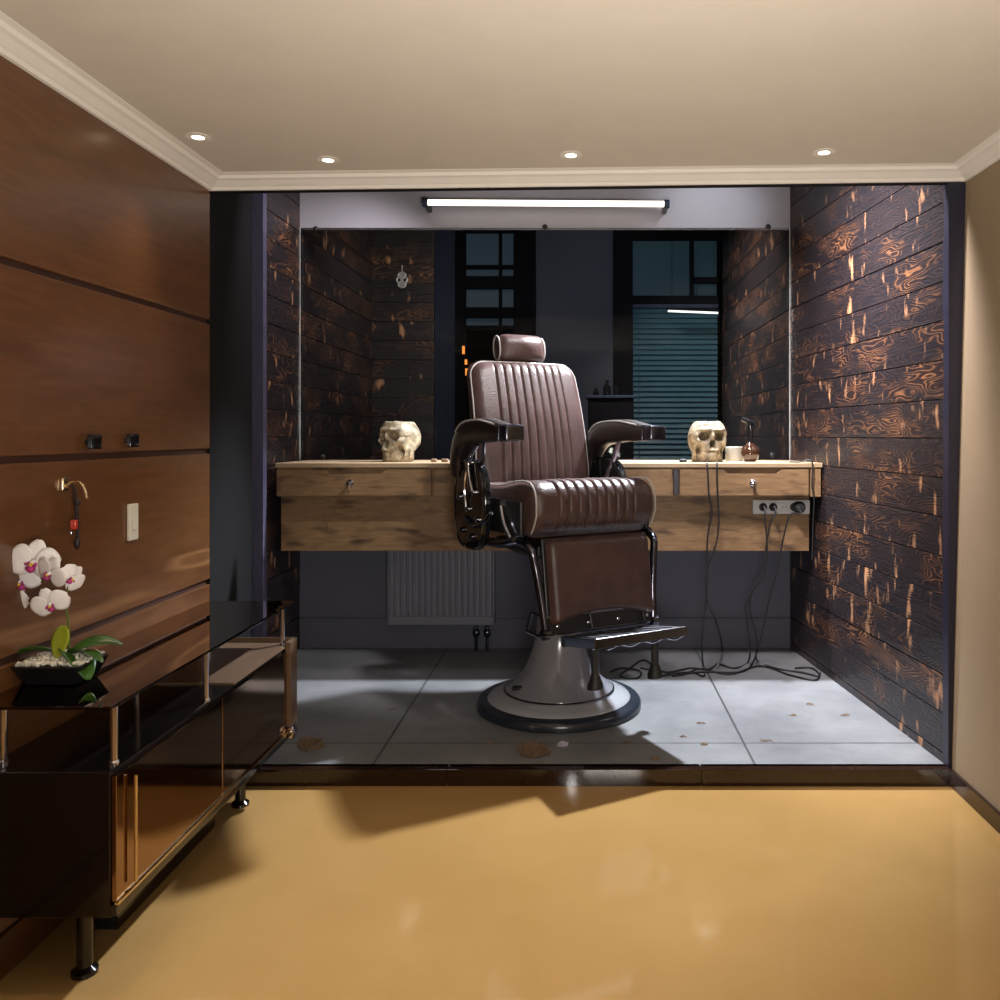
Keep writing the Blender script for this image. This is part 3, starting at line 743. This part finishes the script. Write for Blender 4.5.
# armrests: padded top that curls down at the back, dark leather, chrome tip
def armpath(): return smooth_path([(0, -.235, 1.242), (0, -.13, 1.248), (0, 0, 1.254), (0, .16, 1.242), (0, .25, 1.205), (0, .305, 1.13), (0, .325, 1.04)], 6)
AX = .355
for s in (-1, 1):
    pp = armpath(); mb = MB(); prev = None; n = 14
    for i, p in enumerate(pp):
        a = pp[max(0, i-1)]; b = pp[min(len(pp)-1, i+1)]; d = (b-a).normalized(); up = Vector((0, -d.z, d.y))
        if up.z < 0: up = -up
        t_ = i/(len(pp)-1); hw_, hh = .040+.012*math.sin(t_*PI), .030+.028*math.sin(min(1, t_*1.25)*PI*.8)
        if t_ > .92: hh *= .8; hw_ *= .85
        ring = []
        for k in range(n):
            an = 2*PI*k/n; cx_, sx_ = math.cos(an), math.sin(an)
            e = .55
            ring.append(mb.bm.verts.new(Vector((s*AX, 0, 0))+p+Vector((math.copysign(abs(cx_)**e, cx_)*hw_, 0, 0))+up*(math.copysign(abs(sx_)**e, sx_)*hh)))
        if prev:
            for k in range(n): mb.bm.faces.new((prev[k], prev[(k+1) % n], ring[(k+1) % n], ring[k]))
        else: mb.bm.faces.new(ring)
        prev = ring
    mb.bm.faces.new(prev)
    ar = part(mb, 'armrest', 'dleather')
    part(MB().rbox(.043, .030, .034, .010, (3, 3, 3), (s*AX, -.253, 1.242)), 'chrome_tip', 'dark_chrome', ar)
    part(MB().rbox(.0445, .004, .036, .003, (3, 2, 3), (s*AX, -.212, 1.243)), 'trim_band', 'dark_chrome', ar)
    # piping around the curled end
    part(MB().tube([p+Vector((s*AX-.046, 0, .034+.018*math.sin(i/36*PI))) for i, p in enumerate(pp[4:26])], .004, 6), 'piping', 'piping', ar)
    # side shell under the arm
    ol = []
    for k in range(28):
        an = 2*PI*k/28; ol.append((.17+.175*math.copysign(abs(math.cos(an))**.7, math.cos(an)), .92+.205*math.copysign(abs(math.sin(an))**.75, math.sin(an))))
    sh = part(MB().prism(ol, 0, s*.335, s*.372), 'side_shell', 'gloss_black', bevel=.010, seg=3)
    rim = [(s*.373, y*.97+.006, z*.97+.0275) for y, z in ol]
    part(MB().tube(rim, .004, 6, True), 'rim', 'dark_chrome', sh)
    # bracket from the shell to the arm
    part(MB().tube(smooth_path([(s*.383, .10, .98), (s*.386, .13, 1.05), (s*.384, .14, 1.12), (s*.370, .08, 1.19)], 5), [.014]*4+[.011]*12, 10), 'arm_bracket', 'chrome', sh)
    part(MB().tube(smooth_path([(s*.383, .17, .90), (s*.386, .185, .98), (s*.386, .17, 1.06), (s*.384, .12, 1.14)], 5), .008, 8), 'arm_rod', 'chrome', sh)
    for y, z in ((.10, .98), (.17, .90), (.14, 1.11), (.06, .86), (.23, .80), (.12, .78), (.27, .95)):
        part(MB().lathe([(.014, s*.370), (.014, s*.384), (.007, s*.390), (.001, s*.391)], (0, y, z), 12, 0), 'bolt', 'chrome' if z > .85 else 'dark_chrome', sh)
    part(MB().tube(smooth_path([(s*.378, .20, .86), (s*.380, .10, .83), (s*.378, .0, .85), (s*.372, -.08, .90)], 5), .010, 8), 'scroll', 'dark_chrome', sh)
    # front arm support standing on the seat frame
    part(MB().tube(smooth_path([(s*.335, .16, .98), (s*.338, .12, 1.05), (s*.345, .07, 1.13), (s*.350, .04, 1.21)], 5), .017, 10, flat=.5), 'arm_support', 'chrome', ar)
    # side rail and foot-rest frame
    part(MB().tube(smooth_path([(s*.330, .22, .76), (s*.335, .05, .765), (s*.335, -.12, .775), (s*.330, -.24, .80)], 5), .020, 10), 'side_rail', 'dark_chrome')
    part(MB().tube(smooth_path([(s*.335, -.10, .93), (s*.338, -.14, .86), (s*.335, -.20, .80)], 5), .011, 8), 'crank', 'chrome')
    pth = smooth_path([(s*.335, -.10, .780), (s*.325, -.22, .795), (s*.305, -.315, .775), (s*.290, -.335, .70), (s*.272, -.355, .56), (s*.262, -.375, .43)], 5)
    part(MB().tube(pth, .017, 10, flat=1.0), 'leg_frame', 'dark_chrome')
    part(MB().lathe([(.022, s*.25), (.024, s*.262), (.024, s*.278), (.015, s*.285), (.001, s*.286)], (0, -.375, .43), 16, 0), 'pivot', 'dark_chrome')
# calf pad
def calf(x, y, z):
    if z < 0: z = z+.045*(1-(x/.25)**2)*(-z/.17)
    return (x, y-.335+(z-.17)*.16+.0, z+.635)
cp = part(MB().pad(.248, .175, .03, .036, .03, 30, 24, lambda x, z: 0, calf), 'calf_pad', 'leather')
part(MB().rbox(.258, .010, .190, .008, (20, 2, 10), (0, 0, 0), lambda x, y, z: (x, y-.318+(z-.17)*.16, z+.62)), 'calf_board', 'black')
for x in (-.22, -.075, .07, .215): part(MB().lathe([(.007, -.392), (.007, -.398), (.001, -.402)], (x, 0, .462), 10, 1), 'stud', 'chrome', cp)
# foot plate, its rear edge hanging lower than the front
_part = part
def part(mb, *a, **k):
    for v in mb.bm.verts: v.co.z -= max(0, v.co.y+.655)*.17
    return _part(mb, *a, **k)
fp = part(MB().rbox(.215, .135, .011, .009, (4, 4, 2), (.015, -.525, .452)), 'foot_plate', 'steel')
part(MB().box(-.20, .23, -.662, -.655, .425, .462).box(-.202, -.194, -.66, -.39, .425, .462).box(.224, .232, -.66, -.39, .425, .462), 'edge_strip', 'dark_chrome', fp, smooth=False, bevel=.002)
mb = MB()
for i in range(9): mb.box(-.19+.05*i, -.186+.05*i, -.65, -.40, .462, .466)
part(mb, 'tread', 'dark_chrome', fp, smooth=False)
part(MB().tube([(x, -.64+.0, .420+.006*math.sin(x*60)) for x in [-.20+.43*i/30 for i in range(31)]], .004, 6), 'scalloped_rail', 'chrome', fp)
part(MB().rbox(.018, .012, .015, .006, (2, 2, 2), (-.185, -.41, .435)), 'corner_block', 'black', fp)
for x, y in ((-.165, -.60), (.125, -.585)):
    l = part(MB().cyl((x, y, .29), (x, y, .445), .0165), 'leg', 'base_ring', fp)
    part(MB().lathe([(.019, .316), (.022, .30), (.030, .285), (.032, .266), (.028, .262), (.001, .262)], (x, y, 0), 18), 'rubber_foot', 'rubber', l)
part = _part
part(MB().tube([(-.262, -.375, .500), (.262, -.375, .500)], .006, 8), 'cross_rod', 'steel')
part(MB().tube([(-.262, -.375, .43), (.262, -.375, .43)], .010, 8), 'cross_rod', 'dark_chrome')
part(MB().tube([(-.275, -.27, .50), (-.275, -.225, .415), (-.27, -.36, .415)], .007, 8), 'linkage', 'dark_chrome')
part(MB().tube([(-.275, -.27, .50), (-.268, -.35, .50)], .006, 8), 'linkage', 'dark_chrome')
for x in (-.06, .20): part(MB().cyl((x, -.375, .505), (x, -.40, .44), .005, 8), 'hanger', 'dark_chrome')

# ------------------------------------------------------------------ hair on the floor
def clump(px, py, size, n, m, label, flatz=.8, r=.0015, curl=1.0):
    c = fl(px, py); rnd = random.Random(px*13+py); mb = MB()
    for i in range(n):
        a = rnd.uniform(0, 2*PI); q = Vector((rnd.gauss(0, .35)*size, rnd.gauss(0, .25)*size, 0)); pts = []
        rad = rnd.uniform(.25, .7)*size*curl; s0 = rnd.uniform(0, 2*PI); span = rnd.uniform(1.2, 4.2); zz = rnd.uniform(0, flatz)*size
        for k in range(8):
            t_ = s0+span*k/7; pts.append((c.x+q.x+rad*math.cos(t_), c.y+q.y+rad*.8*math.sin(t_), ZF+.0015+zz*math.sin(PI*k/7)))
        mb.tube(pts, r, 4)
    tag(mb.build('hair_clump', M[m], smooth=True), label, 'hair', 'cut hair on the niche floor')
clump(311, 746, .044, 130, 'hair', 'fluffy brown hair clump on the floor beside the glass console')
clump(533, 752, .050, 130, 'hair', 'broad tan-brown hair clump in front of the pedestal')
clump(563, 744, .022, 40, 'hair2', 'small pale lilac hair tuft in front of the pedestal', .5)
for px, py, l in ((792, 714, 'curl of brown hair left one of the pair right of the chair'), (810, 703, 'curl of brown hair near the right wall, farther one'), (845, 714, 'curl of brown hair closest to the right charred wall'),
                  (702, 722, 'curl of brown hair just right of the pedestal'), (683, 735, 'long wisp of hair right of the pedestal, behind the front one'), (705, 743, 'flat wisp of hair in front right of the pedestal'), (767, 740, 'faint wisp of hair on the tile seam'),
                  (627, 742, 'dark hair wisp in the shadow right of the pedestal'), (393, 708, 'dark hair wisp on the floor left of the pedestal'), (490, 741, 'dark hair wisp in the shadow left of the pedestal front'), (655, 757, 'dark hair wisp near the front edge of the niche')):
    clump(px, py, .020, 9, 'hair', l, .12, .0011)

# ------------------------------------------------------------------ downlights
def downlight(px, Y, lab):
    x = PX(px, Y); z = ceil_z(x)
    o = thing('ceiling_downlight', lab, 'ceiling light', (x, Y, z), group='recessed downlights along the cornice')
    MB().lathe([(.029, -.001), (.038, -.001), (.039, -.004), (.029, -.005)], (x, Y, z), 24).build('ring', M['plaster'], o, True)
    MB().lathe([(.029, -.001), (.029, -.004), (.001, -.007)], (x, Y, z), 24).build('lamp_face', M['bulb'], o, True)
    spot(x, Y, z-.02, 9)
def spot(x, Y, z, e, ang=75):
    L = bpy.data.lights.new('downlight_and_fill_lamp', 'SPOT'); L.energy = e; L.color = (1, .80, .56); L.spot_size = math.radians(ang); L.spot_blend = .8; L.shadow_soft_size = .03
    o = bpy.data.objects.new('downlight_and_fill_lamp', L); C.objects.link(o); o.location = (x, Y, z); o.rotation_euler = (math.radians(-14), 0, 0)
    return o
downlight(328, F*(ceil_z(-.88)-CH)/(VY-159), 'lit downlight in the ceiling above the left boards')
downlight(571, F*(ceil_z(0)-CH)/(VY-154), 'lit downlight in the ceiling above the tube light')
downlight(824, F*(ceil_z(.8)-CH)/(VY-151.5), 'lit downlight in the ceiling nearest the right wall')
downlight(198, F*(ceil_z(-1.2)-CH)/(VY-136), 'lit downlight in the ceiling close to the veneer wall')
for x in (-1.0, 0, 1.0):
    for Y in (1.5, -.2): spot(x, Y, 2.22, 26, 84)  # added spots outside the view, without fixtures, filling the outer room with light

# ------------------------------------------------------------------ wall fittings
def W(px, py):         # a point on the left wall
    Y = F*XL/(px-VX); return Vector((XL, Y, PZ(py, Y)))
for px, py, l in ((86, 442, 'black square coat peg, left one of the pair on the veneer wall'), (125, 440.5, 'black square coat peg, right one of the pair on the veneer wall')):
    q = W(px, py); o = thing('coat_peg', l, 'coat peg', (XL, q.y, q.z), group='black coat pegs on the veneer wall')
    MB().cyl((XL-.004, q.y, q.z), (XL+.02, q.y, q.z), .008, 12).build('stem', M['dark_chrome'], o)
    MB().rbox(.007, .026, .020, .004, (2, 3, 3), (XL+.024, q.y, q.z)).build('cap', M['gloss_black'], o, True)
q = W(131, 522); o = thing('light_switch', 'tall white light switch plate on the veneer wall', 'switch', (XL, q.y, q.z-.055))
MB().rbox(.005, .027, .056, .004, (2, 4, 6), (XL+.005, q.y, q.z)).build('plate', M['white'], o, True)
MB().rbox(.004, .012, .017, .002, (2, 3, 3), (XL+.010, q.y, q.z-.008)).build('rocker', M['white'], o, True)
q = W(63, 486)
hk = thing('wall_hook', 'curved pale brass hook on the veneer wall above the orchid', 'hook', (XL, q.y, q.z))
MB().rbox(.004, .013, .018, .003, (2, 3, 3), (XL+.004, q.y, q.z+.004)).build('plate', M['brass'], hk, True)
hkp = [(XL+.006, q.y, q.z-.004), (XL+.026, q.y, q.z+.010), (XL+.048, q.y-.01, q.z+.010), (XL+.066, q.y-.015, q.z-.008), (XL+.073, q.y-.016, q.z-.032)]
MB().tube(smooth_path(hkp, 5), [.005]*10+[.0042]*11, 10).build('hook_arm', M['brass'], hk, True)
pn = thing('key_pendant', 'dark tasselled cord with a red bead hanging from the brass hook', 'pendant', (XL+.02, q.y, q.z-.17))
x0 = XL+.022
MB().tube(smooth_path([(x0-.01, q.y+.012, q.z-.002), (x0, q.y, q.z+.010), (x0+.012, q.y-.004, q.z-.014), (x0+.014, q.y-.002, q.z-.05), (x0+.016, q.y, q.z-.10), (x0+.016, q.y, q.z-.15)], 5), [.003]*10+[.0045]*16, 8).build('cord', M['cord'], pn, True)
MB().lathe([(.002, 0), (.008, .006), (.009, .014), (.003, .022)], (x0+.016, q.y, q.z-.055), 12).build('knot', M['cord'], pn, True)
MB().rbox(.008, .007, .013, .004, (2, 2, 3), (x0+.012, q.y-.008, q.z-.102)).build('bead', M['red'], pn, True)
MB().lathe([(.001, 0), (.006, .006), (.008, .02), (.004, .034), (.001, .036)], (x0+.016, q.y, q.z-.170), 12).build('tassel', M['cord'], pn, True)
MB().rbox(.003, .003, .006, .002, (2, 2, 2), (x0+.006, q.y-.01, q.z-.124)).build('charm', M['chrome'], pn, True)

# ------------------------------------------------------------------ console
kx0, kx1 = XL+.003, -1.064; ky0, ky1 = 1.93, 3.118; kb, kt, kg = .20, .533, .687
co = thing('glass_console', 'black glossy console with smoked glass top on chrome posts', 'console', ((kx0+kx1)/2, (ky0+ky1)/2, 0))
MB().box(kx0, kx1-.012, ky0, ky1-.005, kb, kt).build('body', M['cab_black'], co, bevel=.003)
mid = 2.50
for a, b in ((ky0+.004, mid-.003), (mid+.003, ky1-.075)):
    d = MB().box(kx1-.011, kx1, a, b, kb+.035, kt-.012).build('door', M['cab_front'], co, bevel=.0015)
MB().box(kx1-.014, kx1+.002, ky0, ky1, kb+.004, kb+.03).build('plinth_rail', M['cab_black'], co, bevel=.002)
MB().box(kx1-.002, kx1+.007, ky0, ky1-.06, kb+.030, kb+.036).build('edge_trim', M['brass'], co)
MB().box(kx0, kx1+.012, ky1-.005, ky1, kb+.01, kt+.022).box(kx1-.008, kx1+.012, ky1-.07, ky1-.005, kb+.05, kt+.02).build('end_panel', M['cab_wood'], co, bevel=.002)
MB().box(kx0+.01, kx1-.006, mid+.1, ky1-.02, kt, kt+.006).build('top_board', M['cab_wood'], co)
MB().box(kx0, kx1+.002, ky0-.02, ky1+.004, kg-.008, kg).build('glass_top', M['smoked'], co, bevel=.002)
for x, y in ((kx1-.028, 1.975), (kx1-.022, 2.44), (kx1-.025, 3.07), (kx0+.03, 1.98), (kx0+.03, 2.57), (kx0+.03, 3.07)):
    MB().lathe([(.012, kt), (.012, kt+.006), (.0085, kt+.010), (.0085, kg-.018), (.012, kg-.014), (.012, kg-.008)], (x, y, 0), 18).build('post', M['chrome'], co, True)
MB().lathe([(.020, 0), (.026, .008), (.026, .022), (.018, .030), (.001, .032)], (kx1-.001, ky1-.06, kb+.03), 18, 0).build('chrome_foot_cap', M['chrome'], co, True)
MB().cyl((kx1+.012, 1.995, .25), (kx1+.012, 1.995, .50), .004, 8).build('handle', M['brass'], co, True)
for y in (ky0+.12, ky1-.14): MB().lathe([(.03, 0), (.03, .01), (.018, .02), (.018, kb)], (kx1-.14, y, 0), 18).build('foot', M['cab_black'], co, True)
MB().box(kx0+.10, kx0+.16, ky0+.3, ky1-.3, 0, kb).build('support_panel', M['cab_black'], co)

# ------------------------------------------------------------------ orchid
OY = 2.12; ox = PX(62, OY); zp = kg+.001
orc = thing('potted_orchid', 'white moth orchid in a low black pot on the smoked glass top', 'orchid', (ox, OY, zp))
ox += .003
prof_ = [(ox-.085, OY-.075), (ox+.085, OY-.075), (ox+.085, OY+.06), (ox-.085, OY+.06)]
MB().hexa([(a*1+(ox-a)*.28, b+(OY-b)*.28, zp) for a, b in prof_], [(a, b, zp+.050) for a, b in prof_]).build('pot', M['gloss_black'], orc, bevel=.005)
mb = MB(); rnd = random.Random(3)
for i in range(620):
    a, b = rnd.uniform(-.076, .076), rnd.uniform(-.066, .052); r = rnd.uniform(.0035, .006)
    h = .052+.016*(1-(a/.08)**2)*(1-(b/.08)**2)*rnd.uniform(.3, 1)
    t_ = bmesh.ops.create_icosphere(mb.bm, subdivisions=1, radius=r, matrix=Matrix.Translation((ox+a, OY+b, zp+h)) @ Euler((rnd.random()*3, rnd.random()*3, 0)).to_matrix().to_4x4() @ Matrix.Diagonal((1.5, .9, .7, 1)))
pb = mb.build('pebbles', M['pebble'], orc); pb['kind'] = 'stuff'
def leaf(base, d, length, width, rise, droop, m, tilt=0):
    d = Vector(d).normalized(); sd = Vector((-d.y, d.x, 0)).normalized()
    def fn(u, v):
        t_ = (u+1)/2; w = width*math.sin(PI*min(1, t_*.93+.04))**.7
        c = Vector(base)+Vector((d.x, d.y, 0))*length*t_+Vector((0, 0, rise*t_-droop*t_*t_))
        return c+sd*(w*v)+Vector((0, 0, 1))*(abs(v)**1.5*w*.35+tilt*v*w)
    o = MB().grid(fn, 18, 8).build('leaf', M[m], orc, True); o.modifiers.new('s', 'SOLIDIFY').thickness = .002
lb = (ox+.012, OY, zp+.060)
leaf(lb, (.9, -.25, 0), .105, .026, .055, .065, 'leaf', -.3)
leaf(lb, (.8, -.55, 0), .100, .040, .045, .090, 'leaf', -.35)
leaf(lb, (-1, -.2, 0), .13, .024, .06, .055, 'leaf', .3)
leaf(lb, (.9, .5, 0), .12, .024, .075, .065, 'leaf', .3)
leaf((lb[0]-.002, OY-.04, lb[2]+.003), (.06, .3, 0), .020, .025, .075, .0, 'leaf2', 0)
# stem
OYf = OY-.03
sp_ = [(lb[0], lb[1], lb[2]-.01), P(69, 650, OY-.01), P(68, 620, OYf), P(64, 597, OYf), P(68, 588, OYf), P(60, 575, OYf), P(45, 565, OYf), P(30, 560, OYf), P(14, 558, OYf)]
MB().tube(smooth_path(sp_, 6), .0028, 8).build('stem', M['stem'], orc, True)
def flower(px, py, Yd, s, face, roll=0):
    c = P(px, py, Yd); f = Vector(face).normalized(); up = Vector((0, 0, 1)); r = f.cross(up).normalized(); up = r.cross(f)
    R = Matrix((r, up, -f)).transposed() @ Matrix.Rotation(roll, 3, 'Z')       # local z = away from viewer
    def L(x, y, z): return c+R @ Vector((x, y, z))*s
    hub = MB().lathe([(.06, 0), (.07, .05), (.03, .12)], n=10); 
    for v in hub.bm.verts: v.co = L(v.co.x, v.co.y, -v.co.z+.02)
    fo = hub.build('flower', M['petal'], orc, True)
    for ang, ln, wd, bk_ in ((90, .46, .20, .05), (215, .46, .19, .05), (325, .46, .19, .05), (5, .50, .36, 0), (175, .50, .36, 0)):
        a = math.radians(ang)
        def fn(u, v):
            t_ = (u+1)/2; w = wd*math.sin(PI*(t_*.90+.07))**.6
            rr = .05+ln*t_; x = rr*math.cos(a)-v*w*math.sin(a); y = rr*math.sin(a)+v*w*math.cos(a)
            return L(x, y, bk_+.10*t_*t_-.05*(1-v*v)*t_)
        p = MB().grid(fn, 12, 8).build('petal', M['petal'], fo, True); p.modifiers.new('s', 'SOLIDIFY').thickness = .0012
    def fl_(u, v):
        t_ = (u+1)/2; w = .11*math.sin(PI*(t_*.85+.1))
        return L(v*w, -.04-.22*t_, -.06-.12*math.sin(t_*PI)+.08*v*v)
    p = MB().grid(fl_, 8, 6).build('lip', M['lip'], fo, True); p.modifiers.new('s', 'SOLIDIFY').thickness = .0015
    mb = MB()
    for sx in (-.07, .07): mb.tube([L(sx, -.02, -.03), L(sx*1.5, -.05, -.13)], .03*s, 8)
    mb.build('lip_lobe', M['lip'], fo, True)
    mb = MB().tube([L(0, 0, 0), L(0, -.05, -.13)], .045*s, 8); mb.build('column', M['yellow'], fo, True)
flower(33, 562, OYf-.02, .105, (.25, -1, -.05), .2)
flower(50, 573, OYf-.035, .078, (-.3, -1, -.3), .6)
flower(50, 604, OYf-.03, .078, (.35, -1, -.35), -.35)
flower(72, 578, OYf-.0, .066, (.9, -.55, -.2), .9)
flower(20, 582, OYf-.0, .085, (.1, -1, -.2), -.5)
flower(12, 598, OYf+.01, .075, (-.2, -1, -.3), .3)

# ------------------------------------------------------------------ light
def area(name, loc, target, size, e, col, spread=PI, sy=None):
    L = bpy.data.lights.new(name, 'AREA'); L.energy = e; L.color = col; L.size = size; L.spread = spread
    if sy: L.shape = 'RECTANGLE'; L.size_y = sy
    o = bpy.data.objects.new(name, L); C.objects.link(o); o.location = loc
    o.rotation_euler = (Vector(target)-Vector(loc)).to_track_quat('-Z', 'Y').to_euler(); return o
def sp2(name, loc, target, e, col, ang, blend=.3, r=.05):
    L = bpy.data.lights.new(name, 'SPOT'); L.energy = e; L.color = col; L.spot_size = math.radians(ang); L.spot_blend = blend; L.shadow_soft_size = r
    o = bpy.data.objects.new(name, L); C.objects.link(o); o.location = loc
    o.rotation_euler = (Vector(target)-Vector(loc)).to_track_quat('-Z', 'Y').to_euler(); return o
sp2('niche_spot', (.62, 4.60, 2.78), (-.18, 4.05, .1), 840, (.88, .93, 1), 84, .55, .05)
sp2('chair_spot', (.12, 3.22, 2.80), (-.25, 4.15, 1.40), 155, (1, .97, .96), 52, .5, .06)
area('right_boards_wash', (.45, 3.45, 2.80), (1.30, 3.9, 1.7), .3, 48, (1, .93, .95), math.radians(85))
sp2('upper_wall_spot', (.75, 4.15, 2.80), (.72, 4.91, 2.60), 16, (.93, .96, 1), 62, 1, .05)
area('left_boards_wash', (-1.0, 4.3, 2.80), (-1.65, 4.75, 1.5), .25, 6, (1, .93, .95), math.radians(110))  # extra unseen area light brightening the dark left side of the niche
area('reflected_room_fill', (.2, 6.0, 2.8), (.1, 7.3, 1.5), .5, 1.7, (.65, .78, 1))  # added dim blue fill for the room beyond the mirror, not a window source
area('reflected_right_wash', (.1, 5.7, 2.8), (1.19, 6.2, 1.6), .3, 22, (1, .85, .75), math.radians(110))  # added warm fill, lifts the right boards seen in the mirror
area('reflected_left_wash', (-.7, 5.3, 2.8), (-1.5, 6.4, 1.7), .3, 4, (1, .85, .75), math.radians(110))  # weaker added fill for the left boards seen in the mirror
L = bpy.data.lights.new('camera_flash', 'POINT'); L.energy = 12; L.color = (1, .95, .88); L.shadow_soft_size = .014
o = bpy.data.objects.new('camera_flash', L); C.objects.link(o); o.location = (-.09, -.02, 1.30)
area('ceiling_fill', (.2, .3, 1.0), (.2, 1.6, 2.26), .4, 38, (1, .93, .84), math.radians(150))  # added fill aimed upward to brighten the ceiling, no lamp stands here

w = bpy.data.worlds.new('world'); bpy.context.scene.world = w; w.use_nodes = True
w.node_tree.nodes['Background'].inputs[0].default_value = (.6, .6, .65, 1); w.node_tree.nodes['Background'].inputs[1].default_value = .02

cam = bpy.data.cameras.new('camera'); co_ = bpy.data.objects.new('camera', cam); C.objects.link(co_)
co_.location = (0, 0, CH); co_.rotation_euler = (PI/2, 0, 0)
cam.sensor_width = 36; cam.lens = F*36/1000; cam.shift_x = -(VX-500)/1000; cam.shift_y = -(500-VY)/1000; cam.clip_start = .05
S = bpy.context.scene; S.camera = co_
S.view_settings.view_transform = 'Standard'; S.view_settings.look = 'None'; S.view_settings.gamma = 1; S.view_settings.use_curve_mapping = False
S.view_settings.exposure = 0
